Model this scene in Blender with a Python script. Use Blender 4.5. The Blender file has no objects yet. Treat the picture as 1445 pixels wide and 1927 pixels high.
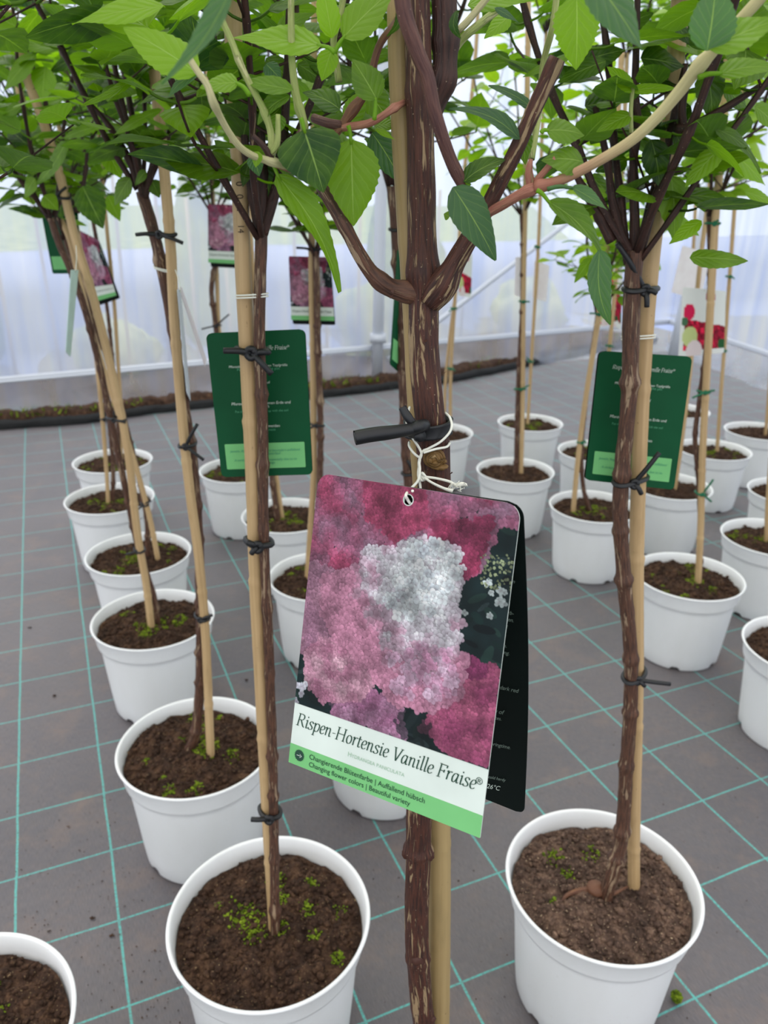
import bpy, bmesh, math, random
import numpy as np
from mathutils import Vector, Matrix, noise
C = bpy.context.scene.collection
sc = bpy.context.scene
rnd = random.Random(7)
# ---------------------------------------------------------------- camera, sky, sun, exposure
CAM_H, FPX, PITCH, ROLL = 0.91, 1450.0, math.radians(22.75), math.radians(0.75)
cR = Vector((1, 0, 0)); cU = Vector((0, math.sin(PITCH), math.cos(PITCH))); cF = Vector((0, math.cos(PITCH), -math.sin(PITCH)))
cr, sr = math.cos(ROLL), math.sin(ROLL)
RIGHT = cR*cr + cU*sr; UP = cU*cr - cR*sr
cam = bpy.data.cameras.new('camera'); camo = bpy.data.objects.new('camera', cam); C.objects.link(camo)
cam.sensor_fit = 'VERTICAL'; cam.sensor_height = 36; cam.sensor_width = 27; cam.lens = FPX/1927*36
cam.clip_start = 0.02; cam.clip_end = 200
camo.matrix_world = Matrix(((RIGHT.x, UP.x, -cF.x, 0), (RIGHT.y, UP.y, -cF.y, 0), (RIGHT.z, UP.z, -cF.z, CAM_H), (0, 0, 0, 1)))
cam.dof.use_dof = True; cam.dof.focus_distance = 0.38; cam.dof.aperture_fstop = 27.09/1.7
sc.camera = camo
w = bpy.data.worlds.new('overcast_sky'); sc.world = w; w.use_nodes = True
nt = w.node_tree; bg = nt.nodes['Background']
geo = nt.nodes.new('ShaderNodeTexCoord'); sep = nt.nodes.new('ShaderNodeSeparateXYZ'); nt.links.new(geo.outputs['Generated'], sep.inputs[0])
rp = nt.nodes.new('ShaderNodeValToRGB'); nt.links.new(sep.outputs['Z'], rp.inputs[0]); nt.links.new(rp.outputs[0], bg.inputs[0])
rp.color_ramp.elements[0].position = 0.0; rp.color_ramp.elements[0].color = (0.80, 0.87, 0.98, 1)
rp.color_ramp.elements[1].position = 0.5; rp.color_ramp.elements[1].color = (1, 0.99, 0.98, 1)
bg.inputs[1].default_value = 1.25
sun = bpy.data.lights.new('sun', 'SUN'); sun.energy = 1.3; sun.angle = math.radians(50); sun.color = (1, 0.97, 0.92)
suno = bpy.data.objects.new('sun', sun); C.objects.link(suno); suno.rotation_euler = (math.radians(-28), math.radians(-16), 0)
sc.view_settings.view_transform = 'Standard'; sc.view_settings.look = 'None'
sc.view_settings.gamma = 1; sc.view_settings.use_curve_mapping = False; sc.view_settings.exposure = 0.3

# ---------------------------------------------------------------- pixel of the photo -> point in the place
def ray(x, y):
    a = (x-722.5)/FPX; b = -(y-963.5)/FPX
    return RIGHT*a + UP*b + cF
CO = Vector((0, 0, CAM_H))
def at_y(x, y, Y): d = ray(x, y); return CO + d*(Y/d.y)
def at_z(x, y, z=0.0): d = ray(x, y); return CO + d*((z-CAM_H)/d.z)
def at_plane(x, y, P, N): d = ray(x, y); return CO + d*((P-CO).dot(N)/d.dot(N))
def depth(P): return (Vector(P)-CO).dot(cF)
def proj(P):
    q = Vector(P)-CO; z = q.dot(cF); return 722.5+FPX*q.dot(RIGHT)/z, 963.5-FPX*q.dot(UP)/z

# ---------------------------------------------------------------- node helpers
def s2l(c): return tuple((v/255/12.92 if v/255 <= 0.04045 else ((v/255+0.055)/1.055)**2.4) for v in c)
class M:
    def __init__(s, name):
        s.m = bpy.data.materials.new(name); s.m.use_nodes = True; s.t = s.m.node_tree; s.n = s.t.nodes; s.b = s.n['Principled BSDF']; s.out = s.n['Material Output']
        s.uv = None
    def new(s, typ, **k):
        n = s.n.new('ShaderNode'+typ)
        for a, v in k.items(): setattr(n, a, v)
        return n
    def L(s, a, b): s.t.links.new(a, b)
    def obj(s): return s.new('TexCoord').outputs['Object']
    def uvc(s): return s.new('TexCoord').outputs['UV']
    def mapping(s, v, scale=(1, 1, 1), rot=(0, 0, 0), loc=(0, 0, 0)):
        n = s.new('Mapping'); n.inputs['Scale'].default_value = scale; n.inputs['Rotation'].default_value = rot; n.inputs['Location'].default_value = loc
        s.L(v, n.inputs[0]); return n.outputs[0]
    def noise(s, v, scale, detail=3, rough=0.5, dist=0):
        n = s.new('TexNoise'); n.inputs['Scale'].default_value = scale; n.inputs['Detail'].default_value = detail
        n.inputs['Roughness'].default_value = rough; n.inputs['Distortion'].default_value = dist
        s.L(v, n.inputs['Vector']); return n.outputs['Fac']
    def ramp(s, f, stops):
        n = s.new('ValToRGB'); e = n.color_ramp.elements
        while len(e) < len(stops): e.new(0.5)
        for q, (p, c) in zip(e, stops):
            q.position = p; q.color = (c, c, c, 1) if not hasattr(c, '__len__') else tuple(s2l(c))+(1,)
        s.L(f, n.inputs[0]); return n.outputs[0]
    def math(s, op, a, b=None, c=None):
        n = s.new('Math', operation=op)
        for i, v in enumerate((a, b, c)):
            if v is None: continue
            if isinstance(v, (int, float)): n.inputs[i].default_value = v
            else: s.L(v, n.inputs[i])
        return n.outputs[0]
    def mix(s, f, a, b, mode='MIX'):
        n = s.new('Mix', data_type='RGBA', blend_type=mode)
        if isinstance(f, (int, float)): n.inputs[0].default_value = f
        else: s.L(f, n.inputs[0])
        for i, v in ((6, a), (7, b)):
            if isinstance(v, tuple): n.inputs[i].default_value = tuple(s2l(v))+(1,)
            else: s.L(v, n.inputs[i])
        return n.outputs[2]
    def col(s, v):
        if isinstance(v, tuple): s.b.inputs['Base Color'].default_value = tuple(s2l(v))+(1,)
        else: s.L(v, s.b.inputs['Base Color'])
        return s
    def rough(s, v, spec=0.5):
        if isinstance(v, (int, float)): s.b.inputs['Roughness'].default_value = v
        else: s.L(v, s.b.inputs['Roughness'])
        s.b.inputs['Specular IOR Level'].default_value = spec; return s
    def bump(s, h, strength=0.4, dist=0.002):
        n = s.new('Bump'); n.inputs['Strength'].default_value = strength; n.inputs['Distance'].default_value = dist
        s.L(h, n.inputs['Height']); s.L(n.outputs[0], s.b.inputs['Normal']); s.nrm = n.outputs[0]; return s
def flat(name, c, r=0.5, spec=0.4, metal=0.0):
    m = M(name); m.col(c).rough(r, spec); m.b.inputs['Metallic'].default_value = metal
    f = m.noise(m.obj(), 180, 3); m.bump(f, 0.08, 0.0005); return m.m

def mat_floor():
    m = M('weed_mat'); o = m.obj(); al = math.radians(23.2)
    g = m.mapping(o, rot=(0, 0, -al))     # mat axes
    sp = m.new('SeparateXYZ'); m.L(g, sp.inputs[0])
    big = m.noise(o, 1.7, 5, 0.6); fine = m.noise(o, 60, 4, 0.7)
    weave = m.noise(m.mapping(g, scale=(1400, 90, 1)), 1.0, 2)
    weave2 = m.noise(m.mapping(g, scale=(60, 1100, 1)), 1.0, 2)
    base = m.mix(m.ramp(big, [(0.35, 0.0), (0.7, 1.0)]), (94, 90, 95), (116, 109, 110))
    base = m.mix(m.math('MULTIPLY', m.ramp(fine, [(0.45, 0.0), (0.8, 1.0)]), 0.5), base, (118, 104, 98))
    base = m.mix(m.ramp(weave, [(0.3, 0.0), (0.75, 0.55)]), base, (52, 52, 58))
    wear = m.math('MULTIPLY', m.ramp(m.noise(o, 9, 5, 0.7), [(0.52, 0.0), (0.72, 1.0)]), 0.35)
    base = m.mix(wear, base, (136, 112, 96))
    def line(ax, off, sp_, wd):
        v = m.math('SUBTRACT', sp.outputs[ax], off); v = m.math('ADD', v, sp_/2)
        wob = m.math('MULTIPLY', m.math('SUBTRACT', m.noise(g, 9, 1), 0.5), 0.003); v = m.math('ADD', v, wob)
        v = m.math('FLOORED_MODULO', v, sp_); v = m.math('ABSOLUTE', m.math('SUBTRACT', v, sp_/2))
        return m.math('LESS_THAN', v, wd)
    la = line('X', -0.0286, 0.1279, 0.0016); lb = line('Y', 0.4375, 0.1272, 0.0013)
    ln = m.math('MAXIMUM', la, lb)
    br = m.ramp(m.noise(m.mapping(g, scale=(300, 300, 1)), 1.0, 1), [(0.3, 0.35), (0.6, 0.85)])
    base = m.mix(m.math('MULTIPLY', ln, br), base, (84, 186, 178))
    m.col(base).rough(0.55, 0.5); m.b.inputs['Sheen Weight'].default_value = 0.25; m.b.inputs['Sheen Roughness'].default_value = 0.4
    hgt = m.math('ADD', m.math('MULTIPLY', weave, 0.6), m.math('MULTIPLY', weave2, 0.6)); m.bump(m.math('ADD', hgt, m.math('MULTIPLY', m.noise(o, 6, 3), 3.0)), 0.35, 0.0015)
    return m.m
def mat_pot():
    m = M('white_pot_plastic'); o = m.obj()
    sp = m.ramp(m.noise(o, 260, 3, 0.7), [(0.70, 0.0), (0.74, 1.0)])
    sm = m.ramp(m.noise(m.mapping(o, scale=(1, 1, 0.3)), 14, 4, 0.6), [(0.45, 0.0), (0.85, 1.0)])
    c = m.mix(m.math('MULTIPLY', sm, 0.25), (240, 242, 243), (214, 214, 206))
    c = m.mix(m.math('MULTIPLY', sp, 0.5), c, (140, 130, 115))
    m.col(c).rough(0.38, 0.4); m.b.inputs['Subsurface Weight'].default_value = 0.12; m.b.inputs['Subsurface Radius'].default_value = (0.01, 0.01, 0.01); m.b.inputs['Subsurface Scale'].default_value = 0.5
    m.bump(m.noise(o, 30, 2), 0.05, 0.001); return m.m
def mat_soil(name='potting_soil', f=1.0):
    m = M(name); o = m.obj()
    n1 = m.noise(o, 45, 6, 0.75); n2 = m.noise(o, 240, 4, 0.7)
    c = m.ramp(n1, [(0.3, (38, 27, 22)), (0.5, (66, 46, 35)), (0.62, (92, 66, 48)), (0.75, (134, 100, 74))])
    c = m.mix(m.ramp(n2, [(0.55, 0.0), (0.7, 0.75)]), c, (118, 88, 64))
    c = m.mix(m.ramp(m.noise(o, 400, 2), [(0.68, 0.0), (0.72, 0.8)]), c, (170, 145, 105))
    hv_ = m.new('HueSaturation'); hv_.inputs['Value'].default_value = f; hv_.inputs['Saturation'].default_value = 0.95 if f < 1.2 else 0.78; m.L(c, hv_.inputs['Color']); m.col(hv_.outputs[0]).rough(0.9, 0.2); m.bump(m.math('ADD', n2, n1), 0.9, 0.004); return m.m
def mat_moss():
    m = M('moss'); o = m.obj()
    c = m.ramp(m.noise(o, 160, 3), [(0.3, (62, 76, 22)), (0.5, (104, 126, 32)), (0.72, (150, 168, 52))])
    m.col(c).rough(0.9, 0.1); m.bump(m.noise(o, 900, 2), 0.8, 0.002); return m.m
def mat_bark(name, dark, mid, tan, amt):
    m = M(name); u = m.uvc()
    a = m.noise(m.mapping(u, scale=(330, 34, 1)), 1.0, 4, 0.6, 0.6)
    b = m.noise(m.mapping(u, scale=(700, 60, 1)), 1.0, 3, 0.6)
    big = m.noise(m.mapping(u, scale=(60, 14, 1)), 1.0, 3)
    c = m.mix(m.ramp(b, [(0.35, 0.0), (0.65, 1.0)]), dark, mid)
    pe = m.ramp(m.math('ADD', m.math('MULTIPLY', a, 0.75), m.math('MULTIPLY', big, 0.25)), [(amt, 0.0), (amt+0.03, 1.0)])
    c = m.mix(pe, c, tan)
    c = m.mix(m.ramp(m.noise(m.mapping(u, scale=(900, 900, 1)), 1.0, 1), [(0.72, 0.0), (0.78, 0.8)]), c, (176, 156, 128))
    m.col(c).rough(0.6, 0.4); m.bump(m.math('SUBTRACT', b, m.math('MULTIPLY', pe, 0.5)), 0.8, 0.0015); return m.m
def mat_shoot():
    m = M('pink_to_cream_shoot_bark'); u = m.uvc(); sp = m.new('SeparateXYZ'); m.L(u, sp.inputs[0])
    b = m.noise(m.mapping(u, scale=(700, 60, 1)), 1.0, 3, 0.6)
    p_ = m.mix(b, (144, 84, 70), (172, 120, 96)); c_ = m.mix(b, (166, 156, 106), (196, 186, 138))
    f = m.math('ADD', m.math('MULTIPLY', sp.outputs['Y'], 16.0), m.math('MULTIPLY', m.noise(u, 90, 2), 0.3))
    m.col(m.mix(m.ramp(f, [(0.25, 0.0), (0.85, 1.0)]), p_, c_)).rough(0.6, 0.4); m.bump(b, 0.4, 0.001); return m.m
def mat_cane(name, c1, c2, c3):
    m = M(name); u = m.uvc()
    a = m.noise(m.mapping(u, scale=(260, 5, 1)), 1.0, 3); b = m.noise(m.mapping(u, scale=(50, 9, 1)), 1.0, 4, 0.6)
    c = m.mix(m.ramp(a, [(0.3, 0.0), (0.7, 1.0)]), c1, c2)
    c = m.mix(m.math('MULTIPLY', m.ramp(b, [(0.55, 0.0), (0.75, 1.0)]), 0.7), c, c3)
    c = m.mix(m.ramp(m.noise(m.mapping(u, scale=(400, 160, 1)), 1.0, 2), [(0.70, 0.0), (0.75, 0.5)]), c, (96, 74, 48))
    m.col(c).rough(0.5, 0.4); m.bump(a, 0.3, 0.0006); return m.m
def mat_leaf(name, dark, light, back):
    m = M(name); uv = m.uvc(); sp = m.new('SeparateXYZ'); m.L(uv, sp.inputs[0])
    at = m.new('Attribute', attribute_name='tone'); tone = at.outputs['Fac']
    ax = m.math('ABSOLUTE', m.math('SUBTRACT', sp.outputs['X'], 0.5))
    mid = m.ramp(ax, [(0.006, 1.0), (0.02, 0.0)])
    q = m.math('SUBTRACT', m.math('MULTIPLY', sp.outputs['Y'], 6.0), m.math('MULTIPLY', m.math('POWER', m.math('MULTIPLY', ax, 2.0), 0.75), 2.4))
    fr = m.math('ABSOLUTE', m.math('SUBTRACT', m.math('FRACT', q), 0.5))
    sv = m.ramp(fr, [(0.0, 1.0), (0.07, 0.0)])
    vein = m.math('MAXIMUM', mid, m.math('MULTIPLY', sv, 0.28))
    c = m.mix(tone, dark, light)
    c = m.mix(m.math('MULTIPLY', m.ramp(m.noise(m.obj(), 90, 4), [(0.4, 0.0), (0.7, 1.0)]), 0.25), c, light)
    cv = m.mix(m.math('MULTIPLY', vein, 0.6), c, (168, 196, 110))
    geo = m.new('NewGeometry'); cb = m.mix(0.35, cv, back); cc = m.mix(geo.outputs['Backfacing'], cv, cb)
    m.col(cc).rough(0.42, 0.4)
    m.bump(m.math('SUBTRACT', m.math('MULTIPLY', fr, 1.2), m.math('MULTIPLY', mid, 1.0)), 0.35, 0.0012)
    tr = m.new('BsdfTranslucent'); tc = m.mix(1.0, cv, (240, 255, 96), 'MULTIPLY'); tc2 = m.mix(0.5, tc, cv); 
    hs = m.new('HueSaturation'); hs.inputs['Value'].default_value = 1.7; hs.inputs['Saturation'].default_value = 1.1; m.L(tc2, hs.inputs['Color']); m.L(hs.outputs[0], tr.inputs[0]); m.L(m.nrm, tr.inputs['Normal'])
    mx = m.new('MixShader'); mx.inputs[0].default_value = 0.45; m.L(m.b.outputs[0], mx.inputs[1]); m.L(tr.outputs[0], mx.inputs[2]); m.L(mx.outputs[0], m.out.inputs[0])
    return m.m
def mat_film():
    m = M('tunnel_film'); o = m.obj()
    n = m.noise(m.mapping(o, scale=(1, 1, 0.25)), 3.0, 4, 0.6); n2 = m.noise(m.mapping(o, scale=(14, 14, 1.2)), 1.0, 3)
    tr = m.new('BsdfTranslucent'); m.L(m.mix(m.ramp(n2, [(0.3, 0.0), (0.7, 1.0)]), (188, 202, 236), (236, 240, 240)), tr.inputs[0])
    tp = m.new('BsdfTransparent'); tp.inputs[0].default_value = (0.93, 0.96, 1, 1)
    m.col((225, 230, 240)).rough(0.25, 0.5)
    m1 = m.new('MixShader'); m1.inputs[0].default_value = 0.2; m.L(tr.outputs[0], m1.inputs[1]); m.L(m.b.outputs[0], m1.inputs[2])
    zz = m.new('SeparateXYZ'); m.L(o, zz.inputs[0]); sk = m.math('MULTIPLY', m.math('LESS_THAN', zz.outputs['Z'], 0.185), 0.38)
    m2 = m.new('MixShader'); m.L(m.math('ADD', sk, m.ramp(m.math('ADD', m.math('MULTIPLY', n, 0.6), m.math('MULTIPLY', n2, 0.4)), [(0.3, 0.16), (0.75, 0.5)])), m2.inputs[0]); m.L(m1.outputs[0], m2.inputs[1]); m.L(tp.outputs[0], m2.inputs[2])
    m.L(m2.outputs[0], m.out.inputs[0]); return m.m
def mat_attr(name, r=0.35):
    m = M(name); a = m.new('Attribute', attribute_name='print'); m.L(a.outputs['Color'], m.b.inputs['Base Color']); m.rough(r+.15, 0.15)
    m.bump(m.noise(m.obj(), 900, 2), 0.06, 0.0003); return m.m
def mat_card(name, c, r=0.4):
    m = M(name); f = m.noise(m.obj(), 40, 3); m.col(m.mix(m.ramp(f, [(0.3, 0.0), (0.7, 0.4)]), c, tuple(min(255, v*1.12+4) for v in c))).rough(r+.12, 0.16); return m.m
FLOOR, POT, SOIL, MOSS = mat_floor(), mat_pot(), mat_soil(), mat_moss()
BARK_H = mat_bark('peeling_bark', (46, 24, 18), (84, 46, 32), (150, 126, 94), 0.55)
BARK = mat_bark('stem_bark', (58, 38, 30), (102, 68, 50), (154, 130, 104), 0.555)
BARKD = mat_bark('dark_branch_bark', (40, 24, 20), (70, 42, 33), (150, 126, 98), 0.66)
TWIG = mat_bark('young_twig_bark', (84, 52, 42), (126, 86, 60), (120, 124, 70), 0.56)
PURP = mat_bark('purple_shoot_bark', (74, 46, 44), (106, 72, 62), (110, 96, 76), 0.62)
PINKB = mat_bark('pinkish_shoot_bark', (150, 92, 78), (172, 122, 98), (160, 140, 100), 0.56)
GREENB = mat_bark('green_shoot_bark', (128, 142, 74), (160, 168, 100), (176, 176, 124), 0.56)
CREAMB = mat_bark('cream_shoot_bark', (168, 164, 118), (188, 182, 136), (196, 190, 150), 0.56)
CANE = mat_cane('bamboo', (200, 170, 126), (178, 147, 103), (150, 122, 84))
CANEG = mat_cane('weathered_bamboo', (170, 146, 100), (152, 128, 84), (128, 112, 76))
LEAF = mat_leaf('hydrangea_leaf', (26, 62, 24), (128, 170, 26), (112, 146, 90))
LEAFG = mat_leaf('greyish_leaf', (50, 82, 58), (92, 130, 78), (130, 150, 120))
LEAFB = mat_leaf('lime_leaf', (84, 126, 32), (164, 196, 60), (150, 180, 100))
BLACK = flat('black_tube_tie', (20, 21, 24), 0.45, 0.5); GREENTIE = flat('green_tie', (22, 104, 70), 0.5)
STRING = flat('white_string', (232, 232, 220), 0.8, 0.2)
FILM = mat_film(); ALU = flat('galvanised_metal', (204, 209, 218), 0.5, 0.5, 0.15)
PRINT = mat_attr('printed_card'); CARDG = mat_card('dark_green_card', (0, 70, 38)); CARDB = mat_card('black_green_card', (3, 14, 11)); CARDW = mat_card('white_card', (204, 214, 206)); CARDL = mat_card('light_green_card', (112, 180, 114))
INKD = flat('dark_green_ink', (18, 62, 44)); INKP = flat('pale_ink', (196, 208, 196)); INKT = flat('teal_ink', (70, 150, 110)); INKS = flat('sage_ink', (160, 190, 165)); INKG = flat('grey_ink', (120, 136, 124))

# ---------------------------------------------------------------- mesh helpers
def tag(o, label=None, cat=None, group=None, kind=None):
    if label: o['label'] = label
    if cat: o['category'] = cat
    if group: o['group'] = group
    if kind: o['kind'] = kind
    return o
def thing(name, loc, label, cat, group=None):
    o = bpy.data.objects.new(name, None); o.empty_display_size = 0.03; C.objects.link(o); o.location = loc
    return tag(o, label, cat, group)
def wloc(p):
    v = Vector((0, 0, 0))
    while p is not None: v += p.location; p = p.parent
    return v
def link(name, me, mat, parent=None, smooth=True, kind=None):
    for m_ in (mat if isinstance(mat, (list, tuple)) else [mat]):
        if len(me.materials) == 0 or isinstance(mat, (list, tuple)): me.materials.append(m_)
    if smooth: me.polygons.foreach_set('use_smooth', [True]*len(me.polygons))
    o = bpy.data.objects.new(name, me); C.objects.link(o)
    if parent is not None: o.parent = parent; me.transform(Matrix.Translation(-wloc(parent)))
    if kind: o['kind'] = kind
    return o
class G:                       # a little mesh builder with uv and tone, world coordinates
    def __init__(s): s.v = []; s.f = []; s.uv = []; s.tone = []
    def add(s, vs, fs, uvs=None, tone=0.5):
        k = len(s.v); s.v += [tuple(v) for v in vs]; s.f += [tuple(i+k for i in f) for f in fs]
        s.uv += (uvs if uvs else [(0.0, 0.0)]*len(vs)); s.tone += [tone]*len(vs)
    def mesh(s, name):
        me = bpy.data.meshes.new(name); me.from_pydata(s.v, [], s.f)
        if s.v:
            ul = me.uv_layers.new(name='UVMap'); idx = np.zeros(len(me.loops), dtype=np.int32); me.loops.foreach_get('vertex_index', idx)
            ul.data.foreach_set('uv', np.array(s.uv, dtype=np.float32)[idx].ravel())
            a = me.attributes.new('tone', 'FLOAT', 'POINT'); a.data.foreach_set('value', np.array(s.tone, dtype=np.float32))
        return me
    def put(s, name, mat, parent=None, smooth=True, kind=None): return link(name, s.mesh(name), mat, parent, smooth, kind)
def catmull(P, n=6):
    P = [Vector(p) for p in P]
    if len(P) < 3:
        return [P[0].lerp(P[1], i/n) for i in range(n+1)]
    Q = [P[0]*2-P[1]]+P+[P[-1]*2-P[-2]]; out = []
    for i in range(1, len(Q)-2):
        for k in range(n):
            t = k/n; a, b, c, d = Q[i-1:i+3]
            out.append(0.5*((2*b)+(c-a)*t+(2*a-5*b+4*c-d)*t*t+(3*b-a-3*c+d)*t**3))
    out.append(P[-1]); return out
def interp(vals, n):
    return [vals[min(int(i/(n-1)*(len(vals)-1)), len(vals)-2)]*(1-(i/(n-1)*(len(vals)-1)-min(int(i/(n-1)*(len(vals)-1)), len(vals)-2)))
            + vals[min(int(i/(n-1)*(len(vals)-1)), len(vals)-2)+1]*(i/(n-1)*(len(vals)-1)-min(int(i/(n-1)*(len(vals)-1)), len(vals)-2)) for i in range(n)]
def tube(g, P, radii, seg=10, n=6, rough=0.0, nodes=None, cap=True, flatten=1.0, tone=0.5, closed=False, fine=None, seed=0):
    """swept tube; radii list interpolated along path; nodes = list of (pos 0..1, amp, width m) bulges"""
    Q = catmull(P, n)
    if fine:
        L = sum((Q[i+1]-Q[i]).length for i in range(len(Q)-1)); k = max(2, int(L/fine)); R = []; acc = [0]
        for i in range(len(Q)-1): acc.append(acc[-1]+(Q[i+1]-Q[i]).length)
        j = 0
        for i in range(k+1):
            s_ = acc[-1]*i/k
            while j < len(acc)-2 and acc[j+1] < s_: j += 1
            R.append(Q[j].lerp(Q[j+1], (s_-acc[j])/max(acc[j+1]-acc[j], 1e-9)))
        Q = R
    m = len(Q); rr = interp(list(radii) if hasattr(radii, '__len__') else [radii, radii], m)
    T = [(Q[min(i+1, m-1)]-Q[max(i-1, 0)]).normalized() for i in range(m)]
    ref = Vector((0, 1, 0)) if abs(T[0].y) < 0.9 else Vector((0, 0, 1))
    N = (ref-T[0]*ref.dot(T[0])).normalized(); s_ = 0; vs = []; uvs = []; tot = sum((Q[i+1]-Q[i]).length for i in range(m-1)); r0 = sum(rr)/m
    for i in range(m):
        if i: N = (N-T[i]*N.dot(T[i])).normalized(); s_ += (Q[i]-Q[i-1]).length
        B = T[i].cross(N); r = rr[i]
        if nodes:
            for (pp, amp, wd) in nodes: r *= 1+amp*math.exp(-((s_/tot-pp)*tot/wd)**2)
        for k in range(seg+1):
            a = 2*math.pi*k/seg
            q = r
            if rough: q *= 1+rough*(noise.noise(Vector((math.cos(a)*1.7+seed, math.sin(a)*1.7, s_*70)))+0.6*noise.noise(Vector((math.cos(a)*4+seed, math.sin(a)*4, s_*25))))
            vs.append(Q[i]+N*math.cos(a)*q+B*math.sin(a)*q*flatten); uvs.append((k/seg*2*math.pi*r0, s_+seed*0.37))
    fs = []; w_ = seg+1
    for i in range(m-1):
        for k in range(seg): fs.append((i*w_+k, i*w_+k+1, (i+1)*w_+k+1, (i+1)*w_+k))
    if cap:
        vs.append(Q[0]); uvs.append((0, 0)); vs.append(Q[-1]); uvs.append((0, s_)); a, b = len(vs)-2, len(vs)-1
        for k in range(seg): fs.append((a, k+1, k)); fs.append((b, (m-1)*w_+k, (m-1)*w_+k+1))
    g.add(vs, fs, uvs, tone); return Q, T
def leaf(g, base, tip, width, nrm, curl=0.15, fold=0.18, wave=0.05, tone=0.5, n=12, petiole=0.0, serr=0.03, twist=0.0, shape=0.0, seed=0, side=0.0):
    base, tip = Vector(base), Vector(tip); ax = tip-base; L = ax.length; ax.normalize()
    nrm = Vector(nrm); nrm = (nrm-ax*nrm.dot(ax)).normalized(); S = ax.cross(nrm)
    m = 3; vs = []; uvs = []; pp = shape
    for i in range(n+1):
        t = i/n
        wd = (math.sin(math.pi*min(1, t**(0.72+pp)))**0.85)*(1-0.25*t)*1.14 if 0 < t < 1 else 0.0
        wd = max(wd, 0.012)*width/2
        if serr and 0 < i < n: wd *= 1+(serr if i % 2 else -serr)
        c = base+ax*(L*t)-nrm*(L*curl*(t*t*1.1-0.0))+S*(L*side*math.sin(math.pi*t))
        c += nrm*(L*curl*0.55*t)
        ang = twist*t; Sd = S*math.cos(ang)+nrm*math.sin(ang); Nd = nrm*math.cos(ang)-S*math.sin(ang)
        for j in range(-m, m+1):
            u = j/m
            z = fold*abs(u)*wd+wave*L*0.35*math.sin(t*7+seed+u*1.5)*abs(u)**2 - 0.10*wd*u*u*2
            vs.append(c+Sd*(u*wd*math.cos(fold*0.6))+Nd*z); uvs.append((0.5+u*0.5, t))
    w_ = 2*m+1; fs = [(i*w_+j, i*w_+j+1, (i+1)*w_+j+1, (i+1)*w_+j) for i in range(n) for j in range(w_-1)]
    g.add(vs, fs, uvs, tone)
# ---------------------------------------------------------------- the setting: mat floor, film walls, rails, posts
def quadmesh(pts): me = bpy.data.meshes.new('m'); me.from_pydata([tuple(p) for p in pts], [], [tuple(range(len(pts)))]); return me
g = G(); nx, ny = 90, 90
for i in range(ny+1):
    for j in range(nx+1):
        x = -4.5+9*j/nx; y = -2.0+8.4*i/ny
        g.v.append((x, y, 0.0015*noise.noise(Vector((x*2, y*2, 0)))-0.0012)); g.uv.append((x, y)); g.tone.append(0.5)
for i in range(ny):
    for j in range(nx): a = i*(nx+1)+j; g.f.append((a, a+1, a+nx+2, a+nx+1))
fl = g.put('floor', FLOOR); fl['kind'] = 'structure'
RZ = 0.185
A0 = at_z(0, 712, RZ); A1 = at_z(1262, 603, RZ); B1 = at_z(1445, 662, RZ)
dA = (A1-A0).normalized(); dB = (B1-A1).normalized()
AL = A0-dA*4.0; BR_ = A1+dB*5.5
def film_wall(name, P, Q, n=160, top=2.35, crumple=1.0):
    g = G(); nz = 46; d = Q-P; L = d.length; d.normalize(); N = Vector((-d.y, d.x, 0))
    for i in range(n+1):
        for k in range(nz+1):
            z = (k/nz)**1.6*top; s_ = L*i/n; p = P+d*s_; low = max(0, 1-z/RZ)
            off = low*0.035*crumple*noise.noise(Vector((s_*7+z*14, z*6, 2)))+low*0.03*crumple*noise.noise(Vector((s_*16-z*20, z*5, 7)))
            off += 0.006*noise.noise(Vector((s_*1.5, z*1.5, 3)))*min(1, z/0.4) + 0.05*max(0, z-1.2)**2*0
            g.v.append((p.x+N.x*off, p.y+N.y*off, z)); g.uv.append((s_, z)); g.tone.append(0.5)
    for i in range(n):
        for k in range(nz): a = i*(nz+1)+k; g.f.append((a, a+nz+1, a+nz+2, a+1))
    o = g.put(name, FILM); o['kind'] = 'structure'; return o
wp = lambda p: Vector((p.x, p.y, 0))
film_wall('wall_back', wp(AL), wp(A1)); film_wall('wall_right', wp(A1), wp(BR_))
def rail(name, P, Q, r=0.011):
    g = G(); tube(g, [P, P.lerp(Q, .5), Q], r, 8, 4, flatten=1.0); d = (Q-P).normalized(); n_ = Vector((d.y, -d.x, 0))
    tube(g, [P+n_*0.009-Vector((0, 0, 0.009)), Q+n_*0.009-Vector((0, 0, 0.009))], 0.007, 6, 2)
    o = g.put(name, ALU); o['kind'] = 'structure'; return o
off = Vector((dA.y, -dA.x, 0))*0.02
rail('trim_1', AL+off, A1+off); rail('trim_2', A1+Vector((-0.02, 0, 0)), BR_+Vector((-0.02, 0, 0)))
# steel posts and the diagonal brace
def wallpt(x, y, o_=0.03):
    N = Vector((dA.y, -dA.x, 0)); return at_plane(x, y, A0+N*o_, N)
pb = at_z(711, 733, 0); 
g = G(); pt = wallpt(716, 400, 0.05); b0 = wallpt(711, 640, 0.05); d_ = (pt-b0).normalized()
tube(g, [b0-d_*(b0.z+0.03)/d_.z, pt+d_*1.5], 0.028, 14, 4)
g.add([b0+Vector((x_, y_, z_)) for x_ in (-.04, .04) for y_ in (-.035, .035) for z_ in (-.01, .03)], [(0, 1, 3, 2), (4, 6, 7, 5), (0, 4, 5, 1), (2, 3, 7, 6), (0, 2, 6, 4), (1, 5, 7, 3)])
tag(g.put('steel_post', ALU), 'upright galvanised steel tunnel post against the back film wall', 'post')
g = G(); pc = wallpt(1291, 560, 0.22); b0 = wallpt(1268, 665, 0.22); d_ = (pc-b0).normalized()
tube(g, [b0-d_*(b0.z+0.03)/d_.z, pc+d_*.8], 0.032, 14, 4)
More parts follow.
